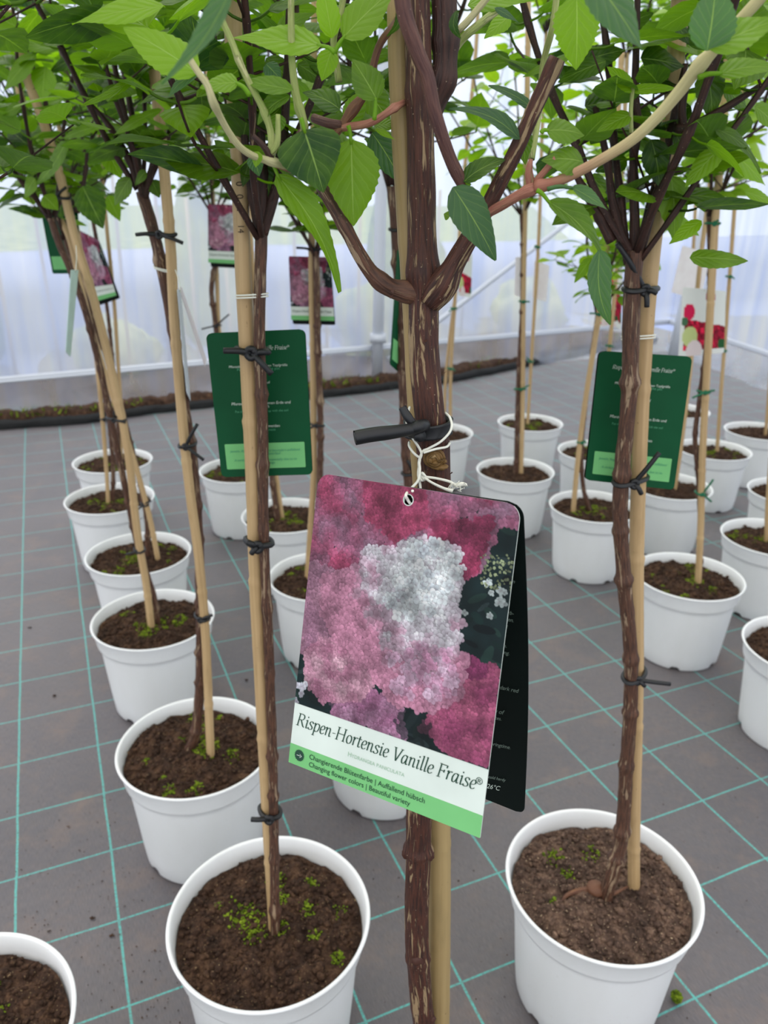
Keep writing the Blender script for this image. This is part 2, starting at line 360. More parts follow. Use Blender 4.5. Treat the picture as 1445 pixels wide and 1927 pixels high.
tag(g.put('steel_post', ALU), 'leaning galvanised steel post in the far corner behind the rose tags', 'post')
g = G(); q0 = wallpt(758, 655, 0.05); q1 = wallpt(1060, 425, 0.05); d_ = (q1-q0).normalized(); tube(g, [q0-d_*0.1, q1+d_*.35], 0.013, 10, 4)
tag(g.put('diagonal_brace', ALU), 'thin diagonal steel brace rising to the right along the back film wall', 'brace')
# soil bank under the film and the rolled black edge of the mat
def ribbon(name, pts, prof, mat, amp, kind, sc_=14, n=220):
    Q = catmull(pts, 60); g = G(); k = len(prof)
    for i, p in enumerate(Q):
        t = (Q[min(i+1, len(Q)-1)]-Q[max(i-1, 0)]).normalized(); N = Vector((-t.y, t.x, 0))
        for j, (a, z) in enumerate(prof):
            h = amp*noise.noise(Vector((p.x*sc_, p.y*sc_, j*0.7)))+amp*0.6*noise.noise(Vector((p.x*sc_*4, p.y*sc_*4, j)))
            g.v.append((p.x+N.x*(a+h), p.y+N.y*(a+h), max(0.0, z+h*0.8) if 0 < j < k-1 else z)); g.uv.append((i*.1, j*.1)); g.tone.append(.5)
    for i in range(len(Q)-1):
        for j in range(k-1): a = i*k+j; g.f.append((a, a+k, a+k+1, a+1))
    o = g.put(name, mat); return tag(o, kind=kind)
base = [at_z(*p, 0) for p in ((-420, 850), (-150, 826), (0, 809), (165, 796), (335, 773), (603, 749), (754, 731), (850, 719), (1097, 668), (1235, 645))]
ribbon('trim_3', base, [(-.004, 0), (-.012, .022), (0.0, .036), (.03, .03), (.05, .02), (.05, 0)], flat('black_mat_roll', (30, 31, 32), 0.8), .008, 'structure')
bank = ribbon('soil_bank', base, [(.02, 0), (.03, .05), (.07, .06), (.12, .045), (.25, .03), (.9, .0)], SOIL, .018, 'stuff')
tag(bank, 'low bank of earth along the foot of the film wall', 'soil')
g = G(); rr = random.Random(3); BQ = catmull(base, 20)
for i in range(1500):
    p = rr.choice(BQ); t_ = rr.uniform(.02, .2); c_ = p+Vector((-dA.y, dA.x, 0))*t_+dA*rr.uniform(-.08, .08)
    if noise.noise(c_*2.2) < -0.05: continue
    h = rr.uniform(.01, .035); a = rr.uniform(0, 6.28); e = Vector((math.cos(a), math.sin(a), 0))*rr.uniform(.004, .01); z0 = Vector((0, 0, .045-0.1*t_))
    tp = c_+z0+Vector((rr.uniform(-.02, .02), rr.uniform(-.02, .02), h)); g.add([c_+z0-e, c_+z0+e, tp], [(0, 1, 2)], tone=rr.random())
tag(g.put('weeds', MOSS, smooth=False), 'small green weeds and moss growing along the foot of the film wall', 'weeds', kind='stuff')
# outside: grass ground, shrubs and a hedge seen blurred through the film
GR = M('meadow'); GR.col(GR.ramp(GR.noise(GR.obj(), 3.0, 5), [(0.3, (96, 126, 66)), (0.55, (150, 168, 96)), (0.75, (196, 196, 150))])).rough(0.9, 0.1)
g = G(); NA = Vector((-dA.y, dA.x, 0)); wb = wp(AL)
g.add([wb+NA*0.15-dA*6+Vector((0, 0, -.02)), wp(A1)+NA*0.15+dA*0.4+Vector((0, 0, -.02)), wp(A1)+dA*30+NA*40+Vector((0, 0, -.02)), wb-dA*26+NA*40+Vector((0, 0, -.02))], [(0, 1, 2, 3)])
NB = Vector((-dB.y, dB.x, 0)); 
g.add([wp(A1)+NB*0.15+Vector((0, 0, -.02)), wp(BR_)+NB*0.15-Vector((0, 0, .02)), wp(BR_)+NB*30-Vector((0, 0, .02)), wp(A1)+NB*30+NA*10-Vector((0, 0, .02))], [(0, 1, 2, 3)])
mg = g.put('ground_outside', GR.m); mg['kind'] = 'structure'
def blob(g, c, r, seed):
    bm = bmesh.new(); bmesh.ops.create_icosphere(bm, subdivisions=3, radius=1)
    for v in bm.verts:
        k = 1+0.35*noise.noise(v.co*1.6+Vector((seed, 0, 0)))+0.22*noise.noise(v.co*4+Vector((seed, 3, 0)))
        v.co = Vector((v.co.x*r[0]*k, v.co.y*r[1]*k, v.co.z*r[2]*k))+c
    g.add([v.co.copy() for v in bm.verts], [tuple(v.index for v in f.verts) for f in bm.faces]); bm.free()
rr = random.Random(11)
SHR = [M('shrub_green'), M('shrub_pale')]
SHR[0].col(SHR[0].ramp(SHR[0].noise(SHR[0].obj(), 12, 4), [(0.35, (86, 116, 62)), (0.7, (150, 176, 92))])).rough(.9, .1)
SHR[1].col(SHR[1].ramp(SHR[1].noise(SHR[1].obj(), 12, 4), [(0.35, (148, 164, 104)), (0.7, (206, 208, 150))])).rough(.9, .1)
for i, (s_, d_, h, wd, lab) in enumerate([(-0.2, 1.0, 1.15, .34, 'blurred pale shrub outside the film at the far left'), (0.55, 0.6, 0.28, .3, 'low shrub outside the film behind the two leaning canes at left'), (1.25, 1.2, 1.25, .28, 'tall narrow green shrub outside the film left of the steel post'),
                                     (2.05, .45, 0.42, .38, 'rounded green shrub outside the film just behind the steel post'), (2.8, 1.5, 1.1, .4, 'wide pale shrub outside the film under the diagonal brace'), (3.4, .8, .35, .4, 'small green shrub outside the film near the far corner')]):
    c = wp(A0)+dA*s_+NA*(d_+0.2); c.z = h*0.42
    g = G(); blob(g, c, (wd*.6, wd*.5, h*0.55), i*7.3); blob(g, c+Vector((wd*.35, .1, -h*.1)), (wd*.4, wd*.4, h*.38), i*3.1+1)
    tag(g.put('shrub', SHR[i % 2].m), lab, 'shrub', 'shrubs outside the tunnel')

BT = flat('bluish_backdrop', (150, 164, 206), 0.6, 0.2); g = G(); q0 = wp(A0)-dA*5+NA*1.6; q1 = wp(A1)+dA*6+NA*1.6  # invented low backdrop, added so the lower film shows a bluish tint
for i in range(81):
    p = q0.lerp(q1, i/80)
    for (o_, z) in ((-1.35, -.005), (0, .0), (0, .30), (.1, .40), (.5, .46), (1.4, .46), (1.4, -.02)): w3 = .02*noise.noise(Vector((i*.6, z*9, o_))); g.v.append((p.x+NA.x*(o_+w3), p.y+NA.y*(o_+w3), z+w3*.6)); g.uv.append((0, 0)); g.tone.append(.5)
g.f = [(i*7+j, i*7+7+j, i*7+8+j, i*7+1+j) for i in range(80) for j in range(6)]
ST = flat('tan_stake', (206, 176, 138), .7)
tag(g.put('added_blue_backdrop', BT), 'long low bed covered in bluish plastic outside the back film wall', 'plant bed')
for i in range(17):
    p = wp(A0)+dA*(-.25+.17*i+rr.uniform(-.02, .02))+NA*.42; g = G(); tube(g, [p-Vector((0, 0, .02)), p+dA*.02*rr.uniform(-1, 1)+Vector((0, 0, rr.uniform(.85, 1.0)))], .008, 8, 2)
    tag(g.put('garden_stake', ST), 'tan stake in the row just outside the back film wall, blurred by the film', 'stake', 'stakes outside the film wall')
# ---------------------------------------------------------------- pots, soil, moss (shared meshes in local coordinates)
RT, HP = 0.1102, 0.18
def solve_rim(cx, cy):
    P = at_z(cx, cy, HP)
    for _ in range(6):
        q = [proj((P.x+RT*math.cos(a*.14), P.y+RT*math.sin(a*.14), HP)) for a in range(45)]
        mx = (min(p[0] for p in q)+max(p[0] for p in q))/2; my = (min(p[1] for p in q)+max(p[1] for p in q))/2
        u = proj(P); P = at_z(u[0]+cx-mx, u[1]+cy-my, HP)
    return Vector((P.x, P.y, 0))
def pot_mesh():
    prof = [(0.0, .004), (.070, .004), (.0775, .0035), (.0785, .0), (.0815, .0), (.0835, .004), (.0860, .03), (.0900, .08), (.0945, .135), (.0950, .1405), (.0965, .143), (.0995, .1455), (.1005, .150), (.1030, .1735), (.1045, .1755), (.1068, .1765), (.1075, .1785), (.1066, .18), (.1048, .1800), (.1030, .178), (.1012, .165), (.0985, .150), (.0935, .140), (.0885, .09), (.0835, .03), (.078, .010), (0.0, .010)]
    seg = 96; g = G()
    for (r, z) in prof:
        for k in range(seg):
            a = 2*math.pi*k/seg; zz = z
            if z < .0045 and r > .07 and (k % 16) in (0, 1, 2): zz = z+.006
            q = r*(1+0.004*math.sin(2*a+1)) if r > .09 else r
            g.v.append((q*math.cos(a), q*math.sin(a), zz)); g.uv.append((a, z)); g.tone.append(.5)
    n = len(prof)
    for i in range(n-1):
        for k in range(seg): g.f.append((i*seg+k, i*seg+(k+1) % seg, (i+1)*seg+(k+1) % seg, (i+1)*seg+k))
    me = g.mesh('pot'); me.transform(Matrix.Diagonal((1.025, 1.025, 1, 1))); me.materials.append(POT); me.polygons.foreach_set('use_smooth', [True]*len(me.polygons)); return me
ICO = None
def crumb(g, c, r, rr, tone=.5):
    global ICO
    if ICO is None:
        bm = bmesh.new(); bmesh.ops.create_icosphere(bm, subdivisions=1, radius=1); ICO = ([v.co.copy() for v in bm.verts], [tuple(v.index for v in f.verts) for f in bm.faces]); bm.free()
    a = rr.uniform(0, 6.28); ca, sa = math.cos(a), math.sin(a); sx, sy, sz = rr.uniform(.7, 1.5), rr.uniform(.6, 1.1), rr.uniform(.5, .95)
    vs = []
    for v in ICO[0]:
        k = rr.uniform(.75, 1.2); x, y, z = v.x*sx*k, v.y*sy*k, v.z*sz*k; vs.append((c[0]+r*(x*ca-y*sa), c[1]+r*(x*sa+y*ca), c[2]+r*z))
    g.add(vs, ICO[1], tone=tone)
def soil_h(x, y, s): return .1655+.006*noise.noise(Vector((x*18, y*18, s)))+.006*noise.noise(Vector((x*45, y*45, s)))+.0045*noise.noise(Vector((x*120, y*120, s)))-.006*(math.hypot(x, y)/.1)**4
def soil_mesh(s):
    rr = random.Random(s); g = G(); nr, seg = 34, 100; R = .0985
    for i in range(nr+1):
        for k in range(seg):
            r = R*i/nr; a = 2*math.pi*k/seg; x, y = r*math.cos(a), r*math.sin(a)
            g.v.append((x, y, soil_h(x, y, s) if i < nr else max(.1500, soil_h(x, y, s)-.002))); g.uv.append((x, y)); g.tone.append(.5)
    for i in range(nr):
        for k in range(seg): g.f.append((i*seg+k, (i+1)*seg+k, (i+1)*seg+(k+1) % seg, i*seg+(k+1) % seg))
    for _ in range(1900):
        r = .094*math.sqrt(rr.random()); a = rr.uniform(0, 6.283); x, y = r*math.cos(a), r*math.sin(a); q = .0010+.0042*rr.random()**4
        crumb(g, (x, y, soil_h(x, y, s)+q*.2), q, rr)
    me = g.mesh('soil'); me.transform(Matrix.Diagonal((1.025, 1.025, 1, 1))); me.materials.append(SOIL); me.polygons.foreach_set('use_smooth', [True]*len(me.polygons)); return me
def moss_mesh(s, patches, dens=1.0):
    rr = random.Random(s+50); g = G()
    for (px, py, pr) in patches:
        for _ in range(int(4.2e5*pr*pr*dens)+16):
            r = pr*math.sqrt(rr.random())*rr.uniform(.5, 1.15); a = rr.uniform(0, 6.283); x, y = px+r*math.cos(a), py+r*math.sin(a)
            if math.hypot(x, y) > .092: continue
            q = rr.uniform(.0008, .0019); crumb(g, (x, y, soil_h(x, y, s)+rr.uniform(.0003, .0035)*max(.2, 1-r/pr*.7)), q, rr)
    me = g.mesh('moss'); me.materials.append(MOSS); return me
POTM = pot_mesh()
SOILS = [soil_mesh(i) for i in range(4)]
SOILS[1].materials[0] = mat_soil('dry_potting_soil', 1.95)
def rndpatch(seed, n=14):
    r_ = random.Random(seed); return [(r_.uniform(-.07, .07), r_.uniform(-.07, .07), r_.choice((.006, .009, .013, .02))) for _ in range(n)]
MOSSES = [moss_mesh(i, rndpatch(i*5+1)) for i in range(4)]
MOSSES[0] = moss_mesh(0, [(-.03, .012, .022), (-.015, -.012, .014), (.012, -.008, .011), (.04, .02, .012), (.012, .03, .012), (.04, .05, .008), (.05, -.015, .008), (.075, -.035, .01), (.075, .02, .01), (.0, .055, .012), (-.06, .02, .006)])
MOSSES[1] = moss_mesh(1, [(-.045, .045, .014), (-.035, .02, .010), (-.06, -.02, .006), (.0, .05, .012)], .5)

# ---------------------------------------------------------------- crowns: branches and foliage, local to the fork
def crown(seed, nb=6, ll=.062, spread=1.0, length=.40, low=0.02, ntwig=1.0, lmat=None, bright=0.0):
    rr = random.Random(seed); branches = []; fg = G()
    def leaves_at(p, t, a, size, tipness):
        for s_ in (0, math.pi):
            az = a+s_; e = Vector((math.cos(az), math.sin(az), 0)); e = (e-t*e.dot(t)*.6)
            el = rr.uniform(-.35, .5)+.25*tipness; d = (e.normalized()+Vector((0, 0, el))).normalized()
            L = size*rr.uniform(.65, 1.12); pet = d*rr.uniform(.008, .016)
            n_ = Vector((rr.uniform(-.5, .5), rr.uniform(-.5, .5), 1))-d*.2
            tone = min(1, max(0, rr.gauss(.30+.36*tipness+bright, .26)))
            tube(fg, [p, p+pet*.6+Vector((0, 0, -.001)), p+pet], .0009, 4, 2, cap=False, tone=tone)
            leaf(fg, p+pet, p+pet+d*L, L*rr.uniform(.58, .76), n_, curl=rr.uniform(.05, .35), fold=rr.uniform(.05, .35), wave=rr.uniform(0, .09), tone=tone, n=9, serr=.025, twist=rr.uniform(-.3, .3), seed=rr.random()*9)
    def shoot(g, p0, d0, L, r0, step, size, lvl):
        P = [p0]; d = d0.normalized(); k = max(3, int(L/.045)); a = rr.uniform(0, 6.28)
        for i in range(k):
            d = (d+Vector((rr.uniform(-.14, .14), rr.uniform(-.14, .14), rr.uniform(-.02, .16)))).normalized(); P.append(P[-1]+d*(L/k))
        tube(g, P, [r0, r0*.75, r0*.55], 8 if lvl == 0 else 6, 3, rough=.05, nodes=[(i/k, .3, .003) for i in range(1, k)], seed=rr.random()*20)
        for i in range(1, k+1):
            t = (P[i]-P[i-1]).normalized(); a += math.pi/2+rr.uniform(-.3, .3)
            leaves_at(P[i], t, a, size*(1.0 if lvl else .95), i/k if lvl else .4*i/k)
            if lvl == 0 and i < k and rr.random() < .8*ntwig:
                e = Vector((math.cos(a+1.2), math.sin(a+1.2), rr.uniform(.1, .8))); shoot(g, P[i], e, rr.uniform(.07, .17), r0*.42, .04, size, 1)
    for b in range(nb):
        az = 2*math.pi*b/nb+rr.uniform(-.35, .35); el = rr.uniform(.9, 2.2)/spread if b else 3.0
        g = G(); d = Vector((math.cos(az), math.sin(az), el)); z0 = low*rr.random()
        shoot(g, Vector((math.cos(az)*.004, math.sin(az)*.004, z0-.004)), d, length*rr.uniform(.75, 1.1), rr.uniform(.0023, .0033), .045, ll, 0)
        branches.append((g.mesh('branch'), BARKD))
    fm = fg.mesh('foliage'); fm.materials.append(lmat or LEAF); fm.polygons.foreach_set('use_smooth', [True]*len(fm.polygons))
    for b, m_ in branches: b.materials.append(m_); b.polygons.foreach_set('use_smooth', [True]*len(b.polygons))
    return [b for b, _ in branches], fm
CROWNS = [crown(21, 5, .052, ntwig=.85), crown(22, 5, .054, ntwig=.8), crown(23, 5, .050, ntwig=.9), crown(24, 5, .052, spread=1.15, ntwig=.8)]
CROWNB = [crown(31, 5, .05, lmat=LEAFB, bright=.1, length=.42, ntwig=.7), crown(32, 5, .052, lmat=LEAFB, bright=.1, length=.42, ntwig=.7)]
def inst(name, me, parent, loc=(0, 0, 0), rz=0.0, sc_=1.0, kind=None):
    o = bpy.data.objects.new(name, me); C.objects.link(o); o.parent = parent; o.location = loc; o.rotation_euler = (0, 0, rz); o.scale = (sc_,)*3
    if kind: o['kind'] = kind
    return o
def tie(parent, a, b, ra, rb, tails=(), mat=None, r=.0022, slope=0.0, hollow=False):
    """black tube wound round stem a and cane b, knotted at the front, with tails given in photo pixels from the knot"""
    a, b = Vector(a), Vector(b); g = G(); d = (b-a); d.z = 0; L = d.length; d = d.normalized() if L > 1e-6 else Vector((1, 0, 0)); N = Vector((-d.y, d.x, 0)); c = (a+b)/2
    pts = []
    for k in range(17):
        t = 2*math.pi*k/16; ca, sa = math.cos(t), math.sin(t); rr_ = (ra if ca < 0 else rb)+r*.8
        p = c+d*((L/2+rr_)*ca)+N*(max(ra, rb)+r*.8)*sa*1.02; p.z += slope*(L+.01)*ca+.0006*math.sin(3*t); pts.append(p)
    tube(g, pts, r, 7, 2, cap=False)
    fr = c+Vector((0, -(max(ra, rb)+r*1.2), 0)); kz = G()
    kn = [fr+Vector((math.cos(q)*r*1.3, -.001-abs(math.sin(q))*r*.6, math.sin(q)*r*1.5)) for q in (0, 1.2, 2.4, 3.6, 4.8, 6.0, 7.2)]
    tube(g, kn, r*.95, 7, 3)
    px, py = proj(fr)
    for (dx, dy) in tails:
        e = at_y(px+dx, py+dy, fr.y-.004); m_ = fr.lerp(e, .5)+Vector((0, -.002, .001)); tube(g, [fr, m_, e], [r, r*.95], 8, 4, cap=not hollow)
    return g.put('tie', mat or BLACK, parent)
def along(P, y):
    """interpolate a photo polyline at row y"""
    for (x0, y0), (x1, y1) in zip(P, P[1:]):
        if min(y0, y1) <= y <= max(y0, y1): return x0+(x1-x0)*(y-y0)/(y1-y0 if y1 != y0 else 1)
    return P[0][0] if abs(y-P[0][1]) < abs(y-P[-1][1]) else P[-1][0]
def tree(spec):
    c = spec['at'] if 'at' in spec else solve_rim(*spec['rim']); v = spec.get('soil', 2+spec['n'] % 2); rz = spec.get('rz', spec['n']*1.3)
    root = thing('potted_rose_tree' if spec.get('rose') else 'potted_hydrangea_tree', c, spec['label'], 'potted tree', 'potted standard trees in white pots')
    inst('pot', POTM, root, rz=rz); inst('soil', SOILS[v], root, rz=rz if v > 1 else 0)
    if spec.get('moss', True): inst('moss', MOSSES[v], root, rz=rz if v > 1 else 0, kind='stuff')
    Y = c.y; Yt = Y+spec.get('ty', 0.0); Yc = Y+spec.get('cy', .012); rt, rc = spec.get('rt', .0058), spec.get('rc', .0056)
    tp = spec.get('trunk'); cp = spec.get('cane'); lean = spec.get('lean', 0.0)
    fz = lambda y, Y0: Y0+lean*max(0, (at_y(722, y, Y0).z-.17))
    if not spec.get('rose') and tp is None and cp: tp = [(x+spec.get('off', -7), y) for x, y in cp]
    fork = None
    if tp:
        g = G(); P = [at_y(x, y, fz(y, Yt)) for x, y in tp]; P0 = P[0].copy(); P0.z = min(P0.z, .155); P = [Vector((P0.x, P0.y, .140))]+P
        L = sum((P[i+1]-P[i]).length for i in range(len(P)-1)); r_ = random.Random(spec['n'])
        nd = [((k+r_.uniform(-.25, .25))*.07/L, r_.uniform(.18, .4), r_.uniform(.003, .006)) for k in range(1, int(L/.07))]
        tube(g, P, [rt*1.15, rt, rt*.95, rt], 14, 6, rough=.09, nodes=nd, fine=.003, seed=spec['n'])
        g.put('trunk', spec.get('bark', BARK), root); fork = P[-1]
    if cp:
        g = G(); P = [at_y(x, y, fz(y, Yc)) for x, y in cp]; P = [Vector((P[0].x, P[0].y, .135))]+P
        L = sum((P[i+1]-P[i]).length for i in range(len(P)-1)); r_ = random.Random(spec['n']+9)
        nd = []; q = r_.uniform(.08, .16)
        while q < L: nd.append((q/L, .13, .0035)); nd.append(((q+.006)/L, -.08, .003)); q += r_.uniform(.13, .2)
        tube(g, P, [rc, rc, rc*.97], 14, 5, rough=.025, nodes=nd, fine=.004, seed=spec['n']+3); g.put('bamboo_cane', CANE, root)
        if 'cane2' in spec:
            g = G(); P = [at_y(x, y, Yc+.02) for x, y in spec['cane2']]; P = [Vector((P[0].x, P[0].y, .135))]+P; tube(g, P, rc*.9, 10, 4, rough=.03, seed=4); g.put('bamboo_cane', CANE, root)
    for t in spec.get('ties', ()):
        y = t[0]; a = at_y(along(tp, y), y, fz(y, Yt)) if tp else None; b = at_y(along(cp, y), y, fz(y, Yc)); a = a or b+Vector((-.004, 0, 0))
        b = Vector((b.x, b.y, a.z+t[2] if len(t) > 2 else a.z)); tie(root, a, b, rt, rc, t[1], spec.get('tmat', BLACK), spec.get('tr', .0021))
    if spec.get('crown') is not None:
        brs, fm = spec['crown']
        if fork is None: fork = at_y(*spec['cane'][-1], Yc)
        fl_ = fork-c-Vector((0, 0, .01)); rz = spec.get('crz', spec['n']*2.1); s_ = spec.get('cs', 1.0)
        for b in brs: inst('branch', b, root, fl_, rz, s_)
        inst('foliage', fm, root, fl_, rz, s_)
    spec['root'] = root; spec['c'] = c; spec['fork'] = fork
    return root
# ---------------------------------------------------------------- the trees (photo rows top to bottom are only used to place stems)
T = {}
def add(n, **k): k['n'] = n; T[n] = k; tree(k)
add(1, rim=(504, 1740), soil=0, ty=-.01, cy=-.004, rt=.0046, rc=.0062, lean=0.0,
    trunk=[(518, 1745), (516, 1600), (512, 1400), (505, 1200), (496, 1000), (494, 800), (488, 640), (490, 520), (492, 420)],
    cane=[(514, 1712), (502, 1500), (492, 1300), (482, 1100), (476, 900), (467, 700), (457, 500), (450, 300), (441, 150), (438, -30)],
    ties=[(1531, [(-34, 2)]), (1022, [(-20, -8), (-12, 14)]), (661, [(-52, -4), (38, 40)])], tr=.0026, crown=CROWNS[0], crz=2.4,
    label='potted hydrangea tree at lower left front, dark green tag behind its stem')
add(2, rim=(1139, 1671), soil=1, ty=-.012, cy=.004, rt=.0070, rc=.0068,
    trunk=[(1144, 1668), (1153, 1640), (1170, 1570), (1178, 1450), (1186, 1330), (1186, 1220), (1175, 1100), (1167, 980), (1171, 880), (1184, 740), (1188, 600), (1194, 470)],
    cane=[(1193, 1712), (1193, 1560), (1198, 1300), (1198, 1050), (1203, 860), (1210, 700), (1222, 530), (1236, 400), (1262, 230), (1275, 60), (1285, -40)],
    ties=[(1277, [(62, 8), (14, 12)]), (908, [(48, -58), (14, 20)]), (545, [(-52, -88), (22, 6), (4, 32)])], tr=.0023, crown=CROWNS[1], crz=2.2,
    label='potted hydrangea tree at lower right front, stem bulging at the soil')
add(3, rim=(366, 1408), ty=.005, cy=-.006, rt=.0062, rc=.0058,
    trunk=[(355, 1412), (368, 1380), (376, 1290), (377, 1150), (373, 1000), (362, 860), (346, 760), (330, 650), (312, 540), (290, 440), (266, 360)],
    cane=[(396, 1412), (387, 1200), (374, 1050), (358, 930), (344, 800), (328, 600), (320, 450), (305, 280), (290, 130), (272, -30)],
    ties=[(1155, [(22, -8)]), (833, [(22, -42), (34, 26)]), (440, [(-45, 0), (44, 16)])], crown=CROWNS[2], crz=1.0,
    label='potted hydrangea tree second in the left row, stem and cane splitting above mossy soil')
add(4, rim=(286, 1166), ty=.008, cy=-.006, rt=.0055, rc=.0066,
    trunk=[(299, 1190), (288, 1120), (268, 1060), (250, 985), (232, 900), (212, 805), (192, 710), (168, 610), (142, 530), (112, 460), (96, 410)],
    cane=[(287, 1200), (275, 1100), (258, 1000), (240, 845), (208, 689), (173, 551), (142, 450), (114, 335), (80, 225), (48, 138), (15, 20)],
    ties=[(1030, [(-22, 6)]), (785, [(22, 5)]), (372, [(20, -20)])], crown=CROWNS[3], crz=0.2,
    label='potted hydrangea tree third in the left row, leaning cane in mossy soil')
add(5, rim=(259, 1042), ty=.01, cy=-.004, rt=.005, rc=.0055,
    trunk=[(278, 1035), (277, 985), (268, 930), (250, 850), (226, 760), (196, 660), (165, 570), (140, 500), (120, 440)],
    cane=[(298, 1058), (283, 980), (262, 900), (240, 830), (212, 745), (178, 640), (150, 530), (131, 450), (107, 398), (69, 301), (35, 166), (5, 60)],
    ties=[(945, [(14, -8), (-12, 10)])], crown=CROWNS[0], crz=2.6,
    label='potted hydrangea tree fourth in the left row, cane right of the soil centre')
add(6, rim=(205, 938), ty=.0, cy=-.008, rt=.0048, rc=.005,
    trunk=[(212, 945), (213, 880), (206, 800), (196, 720), (182, 640), (165, 560), (148, 480), (135, 400)],
    cane=[(204, 948), (200, 880), (193, 790), (184, 700), (172, 600), (158, 510), (140, 400), (118, 280), (96, 130), (85, 0)],
    ties=[(787, [(20, 6)])], crown=CROWNS[1], crz=1.6,
    label='potted hydrangea tree fifth in the left row, pale stem foot in dark soil')
add(7, rim=(211, 867), ty=.0, cy=.01, rt=.005, rc=.005,
    trunk=[(222, 868), (222, 800), (214, 700), (204, 600), (190, 500), (172, 400)],
    cane=[(228, 864), (228, 780), (222, 680), (214, 560), (200, 420), (186, 260), (178, 100)], crown=CROWNS[2], crz=4.0,
    label='potted hydrangea tree at the far end of the left row')
add(8, rim=(-112, 1985), trunk=[(-128, 1985), (-190, 1500), (-260, 1000), (-300, 560)], cane=[(-110, 1975), (-180, 1500), (-250, 1000), (-310, 300), (-330, 0)], crown=CROWNS[3], crz=.5,
    label='potted hydrangea tree cut off by the bottom left corner of the photo')
add(9, rim=(449, 884), ty=.0, cy=.012, rt=.0065, rc=.0055,
    trunk=[(436, 885), (428, 800), (416, 700), (404, 600), (398, 540), (408, 470), (400, 400)],
    cane=[(448, 880), (436, 800), (424, 720), (412, 620), (408, 520), (402, 400), (392, 250), (385, 80)],
    ties=[(613, [(24, -22), (-28, 6)])], crown=CROWNS[0], crz=5.0, label='potted hydrangea tree behind the left green care tag, pot left of the cane')
add(10, rim=(540, 970), cane=[(534, 995), (523, 920), (508, 800), (494, 700), (480, 560), (468, 400), (455, 200), (445, 0)], off=-9, crown=CROWNS[3], crz=3.6,
    label='potted hydrangea tree just below the left green care tag, cane slanting into mossy soil')
add(11, rim=(606, 1085), ty=-.004, cy=.008, rt=.0062, rc=.0062,
    trunk=[(600, 1085), (601, 1000), (602, 900), (603, 780), (598, 650), (596, 540), (594, 470)],
    cane=[(578, 1100), (584, 1000), (590, 900), (590, 800), (589, 650), (587, 540), (587, 430), (590, 300), (590, 150), (592, 0)],
    ties=[(800, [(-14, 6)]), (470, [(-32, -4), (22, -2)])], crown=CROWNS[1], crz=.4, label='potted hydrangea tree half hidden by the left edge of the big pink tag')
pc = at_z(724, 1540, 0)+Vector((0.0, .079, 0))
add(12, at=Vector((pc.x, pc.y, 0)), ty=.0, cy=.012, rt=.0075, rc=.006,
    trunk=[(780, 1290), (778, 1100), (772, 950), (765, 850), (761, 760), (757, 650), (752, 540), (746, 430), (738, 350)],
    cane=[(800, 1290), (800, 1100), (792, 900), (785, 700), (778, 500), (775, 300), (772, 100), (770, -20)],
    ties=[(890, [(-14, -26)]), (432, [(2, -6)])], crown=CROWNS[2], crz=2.0, label='potted hydrangea tree hidden behind the big pink tag, pot base showing below the tag')
add(25, rim=(827, 813), rose=True, cane=[(847, 805), (848, 700), (855, 580), (862, 480), (876, 300), (895, 100), (900, -20)], cane2=[(836, 805), (838, 720), (848, 620), (856, 560)], ties=[(693, [(9, 4)]), (580, [(-10, 6)])], tmat=GREENTIE, crown=CROWNB[0], cs=1.0, crz=1.0, moss=False,
    label='potted rose tree behind the thickest stem, pot just right of the black tube tie')
add(13, rim=(970, 885), rose=True, cy=.0, ty=.002, rt=.0062, rc=.0066, trunk=[(971, 884), (973, 800), (976, 700), (982, 590), (984, 470), (982, 400)], cane=[(980, 890), (983, 760), (984, 620), (986, 480), (990, 300), (993, 100), (994, -20)],
    ties=[(567, [(12, 0)]), (731, [(-14, 0), (16, -8)])], tmat=GREENTIE, crown=CROWNB[1], crz=.3, moss=False, label='potted rose tree with stem and stake side by side, right above the big tag')
add(14, rim=(998, 795), rose=True, cane=[(993, 792), (1002, 640), (1014, 440), (1020, 250), (1028, 60)], off=-5, ties=[(680, [(-8, -8)]), (465, [(-6, -4)])], tmat=GREENTIE, crown=CROWNB[0], crz=2.3,
    label='potted rose tree behind the twin-stake one, in the farthest pot right of the big tag')
add(15, rim=(1119, 849), rose=True, cane=[(1125, 855), (1140, 720), (1152, 600), (1165, 450), (1172, 300), (1180, 100)], ties=[(650, [(8, 2)])], tmat=GREENTIE, crown=CROWNB[1], crz=4.1,
    label='potted rose tree just behind the left edge of the right green care tag')
add(16, rim=(1118, 953), rose=True, ty=.004, cy=-.004, rt=.005, rc=.0062, trunk=[(1112, 968), (1098, 920), (1094, 850), (1100, 780), (1112, 680), (1126, 580)], cane=[(1078, 966), (1088, 860), (1102, 750), (1118, 650), (1132, 555), (1145, 440), (1160, 250), (1170, 100)],
    ties=[(830, [(8, 0)]), (590, [(-18, -2)])], tmat=GREENTIE, crown=CROWNB[0], crz=3.3, label='potted rose tree left of the right front stem, thin stem bending from its slanting cane')
add(17, rim=(1298, 1085), rose=True, ty=.006, cy=-.005, rt=.0048, rc=.0066, trunk=[(1316, 1100), (1318, 1000), (1314, 900), (1308, 820), (1318, 740), (1330, 640), (1336, 520), (1334, 400)],
    cane=[(1312, 1115), (1318, 1000), (1322, 850), (1330, 700), (1340, 520), (1347, 400), (1360, 250), (1372, 60)],
    ties=[(925, [(22, -28), (18, 14)]), (735, [(-24, 10), (18, -4)]), (420, [(8, -6)])], tmat=GREENTIE, crown=CROWNB[1], crz=1.4, label='potted rose tree in the large pot directly behind the right front tree')
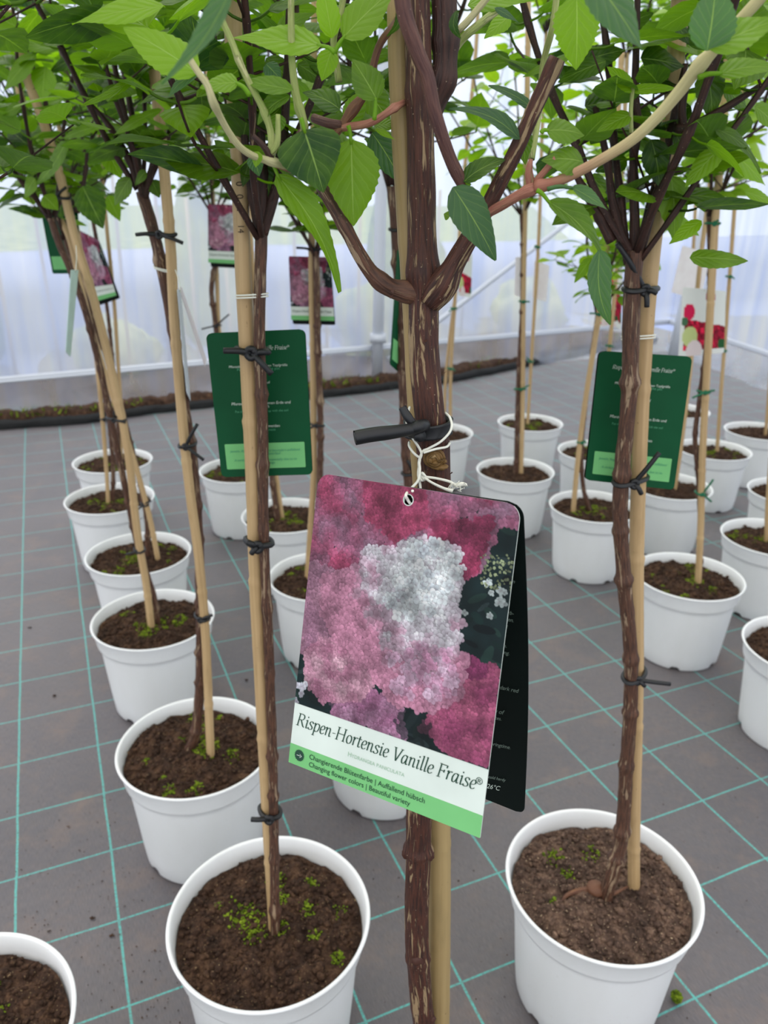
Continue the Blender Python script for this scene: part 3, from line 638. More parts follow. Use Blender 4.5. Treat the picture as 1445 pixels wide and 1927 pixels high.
add(18, rim=(1262, 914), rose=True, cane=[(1268, 932), (1284, 820), (1298, 700), (1308, 590), (1318, 490), (1332, 380), (1350, 200), (1362, 40)], moss=False, crown=CROWNB[0], crz=5.4,
    label='potted rose tree whose pot sits just behind the bottom of the right green care tag')
add(19, rim=(1344, 846), rose=True, cane=[(1348, 864), (1358, 720), (1368, 590), (1380, 420), (1392, 250), (1402, 60)], ties=[(660, [(-8, -22)]), (520, [(8, 4)])], tmat=GREENTIE, crown=CROWNB[1], crz=2.9,
    label='potted rose tree right of the green tied cane, pot partly behind that cane')
add(20, rim=(1277, 772), rose=True, cane=[(1290, 775), (1296, 650), (1302, 520), (1310, 350), (1315, 150)], crown=CROWNB[0], crz=.9,
    label='potted rose tree in the farthest right pot, mostly hidden by the green care tag')
add(21, rim=(1430, 811), rose=True, cane=[(1440, 820), (1447, 740), (1456, 600), (1466, 400), (1480, 150)], moss=False, crown=CROWNB[1], crz=1.9,
    label='potted rose tree cut by the right edge, farthest of the four there')
add(22, rim=(1492, 926), rose=True, cane=[(1490, 926), (1510, 750), (1530, 600), (1560, 300), (1575, 100)], crown=CROWNB[0], crz=3.0,
    label='potted rose tree cut by the right edge, second farthest of the four there')
add(23, rim=(1454, 1012), rose=True, cane=[(1442, 1015), (1446, 930), (1460, 760), (1480, 500), (1500, 200)], crown=CROWNB[1], crz=3.9,
    label='potted rose tree cut by the right edge, second nearest of the four there')
add(24, rim=(1529, 1222), rose=True, cane=[(1530, 1222), (1560, 900), (1590, 600), (1620, 200)], crown=CROWNB[0], crz=4.4,
    label='potted rose tree cut by the right edge, nearest of the four there')
# root lump and bare root in the right front pot
r2 = T[2]['root']; g = G(); c2 = T[2]['c']
kp = at_z(1121, 1672, .173); bm = bmesh.new(); bmesh.ops.create_icosphere(bm, subdivisions=3, radius=.0098)
g.add([Vector((v.co.x*1.05, v.co.y, v.co.z*.85))*(1+.1*noise.noise(v.co*160))+kp for v in bm.verts], [tuple(v.index for v in f.verts) for f in bm.faces]); bm.free()
q = [at_z(1120, 1672, .170), at_z(1095, 1675, .170), at_z(1068, 1684, .168), at_z(1055, 1700, .164)]; tube(g, q, [.004, .0028, .0014], 8, 4, rough=.1)
q = [at_z(1140, 1685, .169), at_z(1158, 1680, .172), at_z(1182, 1668, .170)]; tube(g, q, [.0022, .0022, .0010], 8, 4, rough=.15)
g.put('root', TWIG, r2)
# forks of the two front trees
def px_tube(g, pts, Y, r, seg=10, rough=.06, nodes=None, seed=0, fine=.004):
    P = [at_y(p[0], p[1], p[2] if len(p) > 2 else Y) for p in pts]; return tube(g, P, r, seg, 6, rough=rough, nodes=nodes, fine=fine, seed=seed)
for (n, Y, brs) in ((1, T[1]['c'].y-.01, [[(490, 440), (478, 380), (465, 300), (455, 200)], [(494, 440), (515, 370), (530, 300), (540, 150), (545, -20)], [(492, 430), (494, 340), (488, 200), (480, 60)]]),
                    (2, T[2]['c'].y-.012, [[(1192, 480), (1168, 440), (1152, 380), (1142, 300), (1120, 200)], [(1195, 480), (1193, 380), (1192, 260), (1196, 120), (1200, -20)], [(1202, 480), (1225, 400), (1250, 320), (1266, 230), (1290, 120)], [(1150, 455), (1125, 405), (1095, 350), (1070, 300)]]),
                    (3, T[3]['c'].y, [[(270, 368), (255, 300), (236, 220), (215, 120), (205, 40)], [(272, 372), (282, 330), (300, 250)], [(262, 350), (238, 290), (200, 230), (165, 190)]]),
                    (4, T[4]['c'].y, [[(145, 400), (160, 330), (165, 270)], [(112, 330), (95, 250), (85, 190), (60, 120)]])):
    for i, b in enumerate(brs):
        g = G(); px_tube(g, b, Y, [.0042, .0030, .0022], nodes=[(.3, .3, .004), (.65, .3, .004)], seed=n+i, rough=.08); g.put('branch', BARKD, T[n]['root'])

# ---------------------------------------------------------------- hand-placed leaves for the near crowns
def HL(g, b, t, wpx, Y, dY=0.0, curl=.12, fold=.2, wave=.05, tone=.5, tw=0.0, tilt=(0, .5), n=16, serr=.035, seed=0, side=0, pet=None, shape=0.0):
    B = at_y(b[0], b[1], Y); P = at_y(t[0], t[1], Y+dY); W = wpx*depth((B+P)/2)/FPX
    nr = -cF+Vector((tilt[0], 0, tilt[1])); nr = nr if nr.dot(-cF) > 0 else -nr
    leaf(g, B, P, W, nr, curl=curl, fold=fold, wave=wave, tone=tone, n=n, serr=serr, twist=tw, seed=seed, side=side, shape=shape)
    if pet: a = at_y(pet[0], pet[1], pet[2] if len(pet) > 2 else Y); tube(g, [a, a.lerp(B, .5)+Vector((0, 0, .0006)), B.lerp(P, .06)], [.0009, .0008, .0006], 7, 3, tone=.9)
def leafset(parent, rows, mat, name='foliage'):
    g = G()
    for i, r in enumerate(rows): HL(g, *r[:4], seed=i*1.7, **(r[4] if len(r) > 4 else {}))
    return g.put(name, mat, parent)
y1, y2, y3, y4 = T[1]['c'].y, T[2]['c'].y, T[3]['c'].y, T[4]['c'].y
leafset(T[1]['root'], [((492, 305), (512, 382), 46, y1-.01, dict(tone=.1)), ((470, 300), (455, 352), 26, y1-.02, dict(tone=.15)), ((508, 310), (530, 375), 30, y1+.02, dict(tone=.1)), ((420, 282), (376, 345), 38, y1+.03, dict(tone=.6)),
   ((470, 120), (405, 150), 45, y1, dict(tone=.7)), ((500, 110), (560, 160), 50, y1+.01, dict(tone=.3)), ((530, 200), (482, 250), 40, y1, dict(tone=.15)), ((470, 60), (430, 20), 40, y1, dict(tone=.8)), ((520, 60), (590, 20), 48, y1+.02, dict(tone=.7)), ((395, 200), (345, 260), 34, y1+.05, dict(tone=.5)), ((440, 180), (400, 110), 40, y1+.03, dict(tone=.4)),
   ((540, 360), (548, 388), 16, y1+.3, dict(tone=.3)), ((560, 120), (620, 160), 44, y1+.02, dict(tone=.3)), ((640, 60), (700, 20), 50, y1+.05, dict(tone=.8)), ((680, 120), (740, 90), 40, y1+.02, dict(tone=.5)), ((660, 330), (610, 300), 40, y1+.1, dict(tone=.6))], LEAF)
leafset(T[2]['root'], [((1225, 262), (1247, 352), 60, y2-.03, dict(tone=.08, curl=.2)), ((1200, 150), (1295, 150), 70, y2, dict(tone=.05)), ((1100, 115), (1175, 90), 60, y2, dict(tone=.1)), ((1150, 220), (1110, 270), 60, y2+.02, dict(tone=.05)), ((1205, 110), (1290, 120), 75, y2-.02, dict(tone=.12)), ((1330, 130), (1345, 225), 66, y2-.03, dict(tone=.25, curl=.2)),
   ((1255, 25), (1300, 80), 50, y2-.03, dict(tone=.1)), ((1180, 300), (1120, 320), 45, y2+.02, dict(tone=.1)), ((1190, 200), (1240, 250), 50, y2, dict(tone=.1)), ((1270, 250), (1290, 290), 30, y2-.02, dict(tone=.2)), ((1050, 120), (1045, 150), 60, y2+.04, dict(tone=.1)), ((1140, 115), (1050, 150), 48, y2-.05, dict(tone=.2)),
   ((1192, 172), (1144, 122), 42, y2-.08, dict(tone=.95)), ((1190, 170), (1272, 162), 30, y2-.08, dict(tone=.9)), ((1188, 215), (1122, 245), 38, y2-.08, dict(tone=.7)), ((1355, 278), (1288, 350), 42, y2-.05, dict(tone=.85)), ((1345, 242), (1438, 322), 34, y2-.05, dict(tone=.35, side=-.12)), ((1298, 484), (1409, 489), 46, y2-.06, dict(tone=.5, curl=.05, fold=.1)),
   ((1113, 485), (1080, 532), 22, y2+.1, dict(tone=.55)), ((1262, 330), (1275, 455), 62, y2-.02, dict(tone=.75, curl=.2)), ((1320, 415), (1258, 458), 30, y2-.04, dict(tone=.98)), ((1240, 400), (1320, 440), 40, y2+.05, dict(tone=.8)), ((1370, 280), (1445, 345), 60, y2+.05, dict(tone=.85)), ((1400, 360), (1470, 385), 30, y2, dict(tone=.9)), ((1110, 330), (1160, 380), 40, y2+.05, dict(tone=.2)), ((1360, 160), (1410, 210), 50, y2, dict(tone=.3)),
   ((1420, 200), (1470, 240), 50, y2, dict(tone=.7)), ((1150, 60), (1230, 20), 60, y2, dict(tone=.15)), ((1310, 60), (1240, 70), 60, y2+.03, dict(tone=.1)), ((1100, 200), (1170, 190), 60, y2+.03, dict(tone=.1)), ((1180, 240), (1160, 300), 50, y2+.03, dict(tone=.05)), ((1300, 200), (1250, 220), 50, y2, dict(tone=.1))], LEAF)
g = G(); px_tube(g, [(1188, 250), (1187, 205), (1191, 165)], y2-.08, .0014); g.put('twig', GREENB, T[2]['root'])
g = G(); px_tube(g, [(1195, 185), (1200, 240), (1192, 300)], y2-.02, .003); g.put('branch', BARKD, T[2]['root']); g = G()
px_tube(g, [(1270, 245), (1300, 240), (1370, 200), (1430, 162)], y2-.03, [.0045, .003, .002]); g.put('branch', BARKD, T[2]['root']); g = G(); px_tube(g, [(1300, 238), (1315, 190), (1320, 185)], y2-.03, .002); g.put('twig', BARKD, T[2]['root']); g = G(); px_tube(g, [(1285, 243), (1283, 200), (1292, 150)], y2-.03, .003); g.put('branch', BARKD, T[2]['root'])
leafset(T[3]['root'], [((242, 233), (315, 278), 40, y3-.02, dict(tone=.4, side=.1)), ((305, 206), (209, 250), 30, y3-.05, dict(tone=.75)), ((245, 335), (212, 386), 40, y3-.02, dict(tone=.4)), ((275, 322), (252, 348), 24, y3-.02, dict(tone=.3)), ((285, 338), (300, 372), 28, y3, dict(tone=.25)), ((200, 280), (228, 335), 40, y3+.03, dict(tone=.7)), ((300, 300), (345, 310), 26, y3, dict(tone=.4)), ((330, 180), (300, 200), 40, y3, dict(tone=.5)), ((350, 240), (380, 260), 30, y3, dict(tone=.6)), ((222, 150), (180, 200), 46, y3, dict(tone=.1)), ((210, 175), (135, 160), 52, y3+.03, dict(tone=.12))], LEAF)
leafset(T[4]['root'], [((125, 266), (64, 345), 38, y4-.15, dict(tone=.3, side=-.1, curl=.1)), ((155, 350), (194, 430), 54, y4-.1, dict(tone=.15, curl=.1)), ((203, 368), (226, 416), 28, y4-.05, dict(tone=.7)), ((66, 335), (44, 372), 34, y4-.05, dict(tone=.55)), ((82, 368), (110, 395), 32, y4-.05, dict(tone=.6)), ((188, 237), (112, 258), 28, y4-.12, dict(tone=.4)), ((85, 125), (78, 192), 52, y4-.1, dict(tone=.75, curl=.1)), ((166, 98), (92, 130), 56, y4-.08, dict(tone=.1)),
   ((206, 140), (140, 192), 56, y4-.05, dict(tone=.12)), ((70, 100), (0, 170), 50, y4-.1, dict(tone=.6)), ((140, 50), (85, 62), 22, y4-.1, dict(tone=.35)), ((110, 90), (30, 80), 40, y4-.1, dict(tone=.5)), ((60, 330), (75, 290), 26, y4, dict(tone=.3)), ((40, 200), (0, 215), 30, y4-.1, dict(tone=.4)), ((30, 50), (-30, 20), 45, y4-.1, dict(tone=.8)), ((200, 80), (150, 60), 40, y4-.1, dict(tone=.6)), ((178, 50), (140, 80), 34, y4-.1, dict(tone=.35))], LEAF)
# ---------------------------------------------------------------- the main tree, right in front of the camera
HY = .36
HC = Vector((at_y(800, 1900, HY).x-.004, .325, 0))
hero = thing('potted_hydrangea_tree', HC, 'hydrangea tree nearest the camera, thick peeling stem carrying the large pink tag', 'potted tree', 'potted standard trees in white pots')
inst('pot', POTM, hero); inst('soil', SOILS[3], hero); inst('moss', MOSSES[3], hero, kind='stuff')
g = G(); TP = [(800, 1990), (792, 1880), (785, 1780), (784, 1700), (787, 1600), (790, 1450), (800, 1250), (812, 1050), (817, 920), (815, 840), (805, 750), (798, 660), (797, 600), (797, 540), (794, 450), (793, 350), (791, 250), (789, 150), (786, 60), (784, -60)]
TPx = [at_y(x, y, HY) for x, y in TP]; foot = Vector((TPx[0].x+.001, HY-.006, .145))
tube(g, [foot]+TPx, [.0085, .0083, .0081, .0080, .0079, .0079, .0078, .0078, .0078, .0078, .0078, .0078, .0078, .0079, .0080, .0081, .0082, .0082, .0082, .0072, .0070, .0066, .0058, .0055, .0050], 40, 8, rough=.05, fine=.0018, seed=3,
     nodes=[(.20, .2, .003), (.346, .12, .003), (.459, .22, .003), (.77, .06, .006), (.865, .2, .006), (.95, .12, .003)])
g.put('trunk', BARK_H, hero)
g = G(); px_tube(g, [(806, 232), (816, 200), (834, 150), (838, 100), (836, 40), (834, -60)], HY+.004, [.0042, .0050, .0052, .0048], 20, rough=.1, nodes=[(.3, .25, .004), (.55, .2, .003)], seed=8, fine=.002); g.put('branch', BARKD, hero)
# buds, pruning scar and side buds on the stem
def knob(g, x, y, Y, rx, rz_, seed):
    c = at_y(x, y, Y); bm = bmesh.new(); bmesh.ops.create_icosphere(bm, subdivisions=3, radius=1)
    g.add([Vector((v.co.x*rx, v.co.y*rx*.8, v.co.z*rz_))*(1+.28*noise.noise(v.co*3+Vector((seed, 0, 0))))+c for v in bm.verts], [tuple(v.index for v in f.verts) for f in bm.faces]); bm.free()
g = G(); knob(g, 764, 1606, HY-.002, .0026, .0040, 1); knob(g, 808, 1610, HY-.002, .0030, .0042, 2); knob(g, 785, 1806, HY-.0065, .0040, .0040, 3); knob(g, 812, 1917, HY-.003, .0030, .0026, 4)
g.put('bud', BARK_H, hero)
g = G(); c = at_y(817, 862, HY-.0095)
for r_, yy in ((.0046, .0), (.0034, -.0012), (.0020, -.002)):
    tube(g, [c+Vector((r_*math.cos(a*.7), yy-.0006*math.sin(a*3), r_*.9*math.sin(a*.7))) for a in range(10)], .0010, 6, 3, rough=.3, seed=r_*900)
knob(g, 817, 862, HY-.0085, .0042, .0040, 9); knob(g, 834, 868, HY-.0085, .0018, .0012, 5); knob(g, 826, 878, HY-.008, .0042, .0016, 6)
g.put('pruning_scar', mat_bark('scar_wood', (96, 68, 30), (136, 104, 56), (170, 140, 96), .55), hero)
g = G(); px_tube(g, [(748, -50, HY+.009), (751, 100, HY+.009), (757, 250, HY+.009), (766, 400, HY+.009), (776, 560, HY+.009), (783, 700, HY+.010), (792, 850, HY+.011), (804, 1020, HY+.012), (815, 1250, HY+.013), (825, 1500, HY+.014), (827, 1700, HY+.014), (826, 1900, HY+.014), (826, 2100, HY+.013), (826, 2250, HY+.01)],
    HY, [.0046, .0050, .0060, .0072, .0077, .0077, .0077], 24, rough=.03, nodes=[(.12, .06, .003), (.55, .06, .003)], seed=5, fine=.003)
g.put('bamboo_cane', CANEG, hero)
# branches
def hb(name, pts, r, mat, seg=16, rough=.06, nodes=None, seed=0, Y=HY):
    g = G(); px_tube(g, pts, Y, r, seg, rough, nodes, seed, .002); return g.put(name, mat, hero)
N3 = [(.18, .35, .003), (.4, .25, .003), (.7, .25, .003)]
hb('branch', [(786, 552, HY), (752, 546, HY-.002), (728, 538, HY-.004), (700, 515, HY-.006), (676, 478, HY-.008), (655, 438, HY-.01), (634, 400, HY-.01), (606, 352, HY-.008), (588, 310, HY+.0), (568, 250, HY+.01)], [.0046, .0033, .0028, .0026, .0026], BARK, nodes=[(.05, .25, .006), (.2, .2, .004), (.5, .15, .003), (.75, .15, .003)], seed=2)
hb('branch', [(808, 568, HY-.003), (835, 532, HY-.006), (858, 490, HY-.008), (885, 445, HY-.01), (912, 400, HY-.012), (940, 345, HY-.014), (975, 275, HY-.016), (1008, 200, HY-.018), (1049, 110, HY-.02)], [.0056, .0044, .0036, .0031, .0031, .0031], BARK_H, nodes=[(.06, .3, .005), (.12, .25, .004), (.97, .15, .004)], seed=6, rough=.08)
hb('branch', [(752, -60, HY-.035), (760, 20, HY-.033), (784, 95, HY-.030), (804, 145, HY-.028), (815, 200, HY-.026), (830, 250, HY-.024), (850, 305, HY-.02), (878, 364, HY-.016), (884, 400, HY-.012)], [.0030, .0029, .0027, .0025, .0021], PURP, nodes=[(.8, .1, .004)], seed=7, rough=.03)
hb('branch', [(915, 402, HY-.012), (945, 386, HY-.02), (975, 368, HY-.026), (1008, 352, HY-.03)], [.0020, .0020, .0022], PINKB, nodes=[(.9, .3, .002)], rough=.04, seed=11)
SHOOT = mat_shoot()
hb('branch', [(1008, 352, HY-.03), (1045, 343, HY-.034), (1090, 322, HY-.038), (1140, 295, HY-.042), (1190, 263, HY-.046), (1235, 222, HY-.05), (1280, 170, HY-.054), (1312, 128, HY-.058), (1345, 92, HY-.06), (1400, 30, HY-.065), (1450, -25, HY-.07)],
   [.0022, .0020, .0019, .0019, .0020, .0021, .0022, .0019, .0019, .0019], SHOOT, nodes=[(.02, .3, .002), (.72, .3, .0025)], rough=.03, seed=0)
hb('twig', [(1000, 352, HY-.028), (1020, 328, HY-.03), (1046, 298, HY-.034)], [.0015, .0013, .0012], PINKB, 10)
hb('twig', [(1000, 350, HY-.028), (995, 325, HY-.03), (999, 300, HY-.032)], [.0020, .0016, .0008], PINKB, 10)
hb('twig', [(1000, 300, HY+.02), (1015, 200, HY+.03), (1022, 120, HY+.03), (1040, 50, HY+.02), (1050, -30, HY+.02)], [.0015, .0014, .0014], GREENB, 10, seed=3)
hb('branch', [(540, 312, HY-.03), (511, 304, HY-.035), (478, 294, HY-.04), (452, 277, HY-.045), (430, 248, HY-.05), (412, 215, HY-.055), (400, 190, HY-.06), (390, 160, HY-.06), (372, 135, HY-.06), (350, 100, HY-.06)], [.0016, .0013, .0012, .0012, .0011], CREAMB, nodes=[(.12, .35, .002), (.7, .3, .003)], rough=.03, seed=14)
hb('branch', [(600, 330, HY-.01), (560, 320, HY-.022), (511, 304, HY-.034)], [.0019, .0017], PINKB, seed=15)
hb('branch', [(511, 304, HY-.034), (510, 250, HY-.03), (495, 205, HY-.03), (469, 156, HY-.03), (450, 115, HY-.03), (435, 76, HY-.03), (400, 0, HY-.03)], [.0015, .0013, .0012, .0012], GREENB, nodes=[(.3, .3, .002), (.65, .25, .002)], seed=16)
hb('branch', [(568, 262, HY-.01), (573, 239, HY-.02), (562, 200, HY-.02), (556, 172, HY-.02), (550, 120, HY-.02), (548, 60, HY-.02), (548, -30, HY-.02)], [.0016, .0016, .0014, .0013, .0012], GREENB, nodes=[(.3, .3, .002)], seed=17)
hb('branch', [(590, 300, HY), (622, 262, HY), (642, 238, HY), (665, 205, HY), (690, 168, HY), (712, 90, HY), (735, 55, HY), (760, 20, HY+.01)], [.0019, .0017, .0015, .0014], TWIG, nodes=[(.35, .5, .004)], seed=18)
hb('branch', [(640, 240, HY), (675, 236, HY-.002), (704, 228, HY-.004), (742, 203, HY-.004), (775, 185, HY+.01)], [.0017, .0014, .0012], PINKB, nodes=[(.6, .4, .002)], seed=19)
hb('branch', [(642, 236, HY), (618, 232, HY), (590, 222, HY+.005)], [.002, .0018], PURP, seed=20)
hb('twig', [(638, 155, HY+.01), (630, 100, HY+.01), (628, 70, HY+.01), (640, 30, HY+.01), (650, -30, HY+.01)], [.0016, .0014, .0012], GREENB, 10, seed=21)
hb('twig', [(511, 300, HY-.035), (496, 275, HY-.037), (475, 255, HY-.038)], [.0014, .0010], BARKD, 8)
hb('twig', [(508, 290, HY-.035), (522, 270, HY-.036), (523, 215, HY-.036)], [.0014, .0009], GREENB, 8)
hb('twig', [(860, 60, HY+.02), (880, 40, HY+.02), (905, 10, HY+.02), (930, -20, HY+.02)], [.0016, .0014], CREAMB, 10, seed=22)
hb('twig', [(845, 110, HY+.02), (866, 78, HY+.02), (890, 55, HY+.02), (935, 20, HY+.03)], [.0018, .0016], GREENB, 10, seed=23)
g = G()      # scales and stubs round the two forks
for i, (x, y) in enumerate(((737, 556), (738, 545), (842, 520), (853, 526), (868, 470), (664, 448), (690, 486), (838, 700), (848, 892), (800, 640))):
    a = at_y(x, y, HY-.008); d = Vector((rnd.uniform(-1, 1), -.5, rnd.uniform(-1, 1))).normalized()*.0018; s_ = Vector((.0010, 0, .0006)); g.add([a-s_, a+s_, a+d], [(0, 1, 2)])
g.put('bark_flakes', BARK_H, hero)
# leaves: each one a part
HLV = [  # base, tip, width px, Y, options, material
 ((572, 244), (610, 362), 118, HY-.035, dict(tone=.05, curl=.10, fold=.10, pet=(566, 222), shape=-.12, serr=.012, wave=.03, n=22), LEAF),
 ((661, 262), (665, 426), 100, HY-.015, dict(tone=.66, curl=.08, fold=.1, pet=(655, 236), n=22), LEAF),
 ((520, 328), (646, 548), 64, HY-.03, dict(tone=.55, curl=.16, fold=.5, tw=.8, pet=(511, 304), side=-.06, n=24), LEAF),
 ((606, 86), (437, 62), 72, HY-.02, dict(tone=.9, curl=.10, fold=.25, pet=(630, 100), n=22), LEAF),
 ((625, 72), (604, -46), 44, HY, dict(tone=1, fold=.35), LEAF),
 ((645, 72), (742, -30), 82, HY-.01, dict(tone=.72, fold=.2, pet=(630, 100)), LEAF),
 ((625, 93), (604, 152), 44, HY-.005, dict(tone=.95, pet=(630, 98), fold=.3), LEAF),
 ((709, 188), (664, 108), 66, HY-.02, dict(tone=.35, fold=.3, pet=(704, 226), n=20), LEAF),
 ((640, 206), (572, 163), 52, HY-.02, dict(tone=.1, curl=.35, fold=.3), LEAF),
 ((655, 232), (686, 165), 46, HY+.01, dict(tone=.55), LEAF),
 ((545, 180), (482, 232), 44, HY-.03, dict(tone=.3, fold=.5, side=.1), LEAF),
 ((522, 214), (520, 255), 34, HY-.03, dict(tone=.35), LEAF),
 ((552, 170), (455, 135), 44, HY-.03, dict(tone=.45, curl=.35, fold=.3, side=-.1), LEAF),
 ((500, 120), (530, 150), 38, HY-.02, dict(tone=.1), LEAFG),
 ((448, 156), (374, 158), 50, HY-.05, dict(tone=.75, fold=.2, curl=.2, pet=(470, 180)), LEAF),
 ((372, 138), (232, 44), 92, HY-.04, dict(tone=.92, fold=.15, n=22), LEAF),
 ((372, 140), (312, 182), 28, HY-.04, dict(tone=.5, side=.1), LEAFG),
 ((310, 12), (130, 34), 62, HY-.02, dict(tone=.95, n=22), LEAF),
 ((440, -30), (296, 152), 52, HY-.13, dict(tone=.5, fold=.5, curl=.1, side=-.12, n=22), LEAFG),
 ((252, 150), (152, 192), 28, HY+.12, dict(tone=.8, side=-.08), LEAF),
 ((486, 285), (480, 315), 22, HY-.04, dict(tone=.8), LEAF),
 ((476, 290), (488, 332), 30, HY-.02, dict(tone=.3), LEAFG),
 ((700, 250), (760, 340), 66, HY+.02, dict(tone=.25, curl=.2), LEAFG),
 ((704, 236), (752, 232), 34, HY+.01, dict(tone=.6), LEAF),
 ((705, 242), (745, 262), 14, HY-.003, dict(tone=.9), LEAF),
 ((690, 170), (736, 230), 60, HY+.02, dict(tone=.4), LEAF),
 ((852, 352), (938, 488), 82, HY-.04, dict(tone=.25, curl=.12, fold=.25, n=22, serr=.02), LEAFG),
 ((872, 342), (948, 288), 44, HY-.02, dict(tone=.08, curl=.4, fold=.4, pet=(884, 350)), LEAF),
 ((978, 262), (852, 190), 40, HY-.02, dict(tone=.2, curl=.25, fold=.4, side=.08), LEAFG),
 ((1002, 205), (926, 150), 28, HY-.01, dict(tone=.2, curl=.3), LEAFG),
 ((980, 240), (990, 310), 38, HY-.01, dict(tone=.3), LEAF),
 ((846, 408), (835, 402), 22, HY-.02, dict(tone=.5), LEAF),
 ((1098, 305), (1022, 292), 68, HY-.035, dict(tone=.42, curl=.3, fold=.1, n=18), LEAF),
 ((1028, 246), (1103, 245), 62, HY-.03, dict(tone=.45, curl=.3, fold=.1, n=18, pet=(1018, 250)), LEAF),
 ((1075, 352), (1146, 392), 32, HY-.04, dict(tone=.8, fold=.4, pet=(1030, 356)), LEAFG),
 ((1030, 378), (1150, 512), 58, HY-.05, dict(tone=.35, fold=.55, tw=.5, pet=(1010, 358), side=-.10, n=22), LEAF),
 ((1128, 470), (1152, 612), 52, HY-.056, dict(tone=.5, fold=.4, side=.1, curl=.1, n=20), LEAFG),
 ((1085, -8), (1086, 131), 88, HY-.03, dict(tone=.75, curl=.1, fold=.15, n=24, serr=.05), LEAF),
 ((1092, -70), (1216, 88), 112, HY-.10, dict(tone=.4, curl=.1, fold=.2, n=24), LEAFG),
 ((1330, 96), (1352, -40), 90, HY-.075, dict(tone=.6, curl=.2, fold=.4, n=20), LEAFG),
 ((1332, 92), (1470, 28), 80, HY-.075, dict(tone=.65, curl=.1, fold=.3, n=20), LEAF),
 ((1352, 140), (1470, 112), 52, HY-.06, dict(tone=.6, curl=.3, fold=.3, pet=(1314, 146), n=20), LEAF),
 ((858, 20), (873, 70), 20, HY-.01, dict(tone=.05, curl=.5, side=.3), LEAF),
 ((752, 8), (722, 62), 20, HY-.01, dict(tone=.05, curl=.5, side=-.3), LEAF),
 ((930, 15), (978, 40), 20, HY+.02, dict(tone=.2), LEAFG),
 ((880, 10), (1010, -10), 50, HY+.03, dict(tone=.75), LEAF),
 ((820, 60), (800, 110), 40, HY+.03, dict(tone=.8), LEAF),
 ((960, 30), (910, 70), 40, HY+.06, dict(tone=.85), LEAF),
]
for i, (b, t, wpx, Y, o, mt) in enumerate(HLV):
    g = G(); HL(g, b, t, wpx, Y, seed=i*1.3, **o); g.put('leaf', mt, hero)
# the thick black tube tie
g = G(); a = at_y(808, 802, HY); b_ = at_y(783, 808, HY-.001)
pts = []
for k in range(25):
    t = 2*math.pi*k/24; pts.append(Vector((a.x-.0006+.0106*math.cos(t), HY+.001+.0108*math.sin(t), a.z+.0010*math.cos(t)-.0006)))
def strap(g, pts, hw, th):
    Q = pts; m = len(Q); vs = []; cx = sum((p.x for p in Q))/m; cy = sum((p.y for p in Q))/m
    for i, p in enumerate(Q):
        o = Vector((p.x-cx, p.y-cy, 0)).normalized()
        for q in range(12):
            an = 2*math.pi*q/12; e = abs(math.cos(an))**.6*(1 if math.cos(an) > 0 else -1); f_ = abs(math.sin(an))**.6*(1 if math.sin(an) > 0 else -1)
            vs.append(p+o*(th*e+(.0007 if abs(f_) > .75 else 0))+Vector((0, 0, hw*f_)))
    g.add(vs, [(i*12+q, i*12+(q+1) % 12, (i+1)*12+(q+1) % 12, (i+1)*12+q) for i in range(m-1) for q in range(12)])
strap(g, catmull(pts, 3), .0036, .0013)
kf = at_y(783, 806, HY-.014)
tube(g, [kf+Vector((.004, .002, .001)), kf+Vector((.001, -.003, .0018)), kf+Vector((-.002, -.001, -.001)), kf+Vector((0, .002, -.004)), kf+Vector((.002, -.002, -.003))], .0030, 10, 4)
tube(g, [at_y(786, 806, HY-.016), at_y(740, 813, HY-.019), at_y(700, 818, HY-.021), at_y(668, 824, HY-.023)], [.0027, .0034, .0034], 20, 6, cap=False)
E0 = at_y(668, 824, HY-.023); E1 = at_y(690, 820, HY-.0215); tube(g, [E0, E0.lerp(E1, .5), E1], .0026, 20, 3, cap=True)
tube(g, [kf, at_y(771, 790, HY-.014), at_y(763, 778, HY-.013), at_y(757, 766, HY-.012)], [.0018, .0022, .0019], 12, 5)
g.put('tube_tie', BLACK, hero)
# ---------------------------------------------------------------- printed tag pictures, painted as colour values on a fine grid
TW, TH = 400, 556
R_ = np.random.RandomState(4)
def poly_mask(pts, W, H):
    yy, xx = np.mgrid[0:H, 0:W]; m = np.zeros((H, W), bool); n = len(pts)
    for i in range(n):
        x0, y0 = pts[i]; x1, y1 = pts[(i+1) % n]
        if y0 == y1: continue
        c = ((yy >= min(y0, y1)) & (yy < max(y0, y1))); xi = x0+(yy-y0)*(x1-x0)/(y1-y0); m ^= c & (xx < xi)
    return m
def crop2uv(X, Y):                       # a point of the tag photo to its place on the card
    TL, TR_, BR, BL = np.array([205., 80]), np.array([1200., 232]), np.array([993., 1866]), np.array([57., 1495]); u, v = .5, .5
    for _ in range(12):
        p = (1-u)*(1-v)*TL+u*(1-v)*TR_+u*v*BR+(1-u)*v*BL; du = (1-v)*(TR_-TL)+v*(BR-BL); dv = (1-u)*(BL-TL)+u*(BR-TR_)
        s_ = np.linalg.solve(np.array([du, dv]).T, np.array([X, Y])-p); u += s_[0]; v += s_[1]
    return u*TW, v*TH
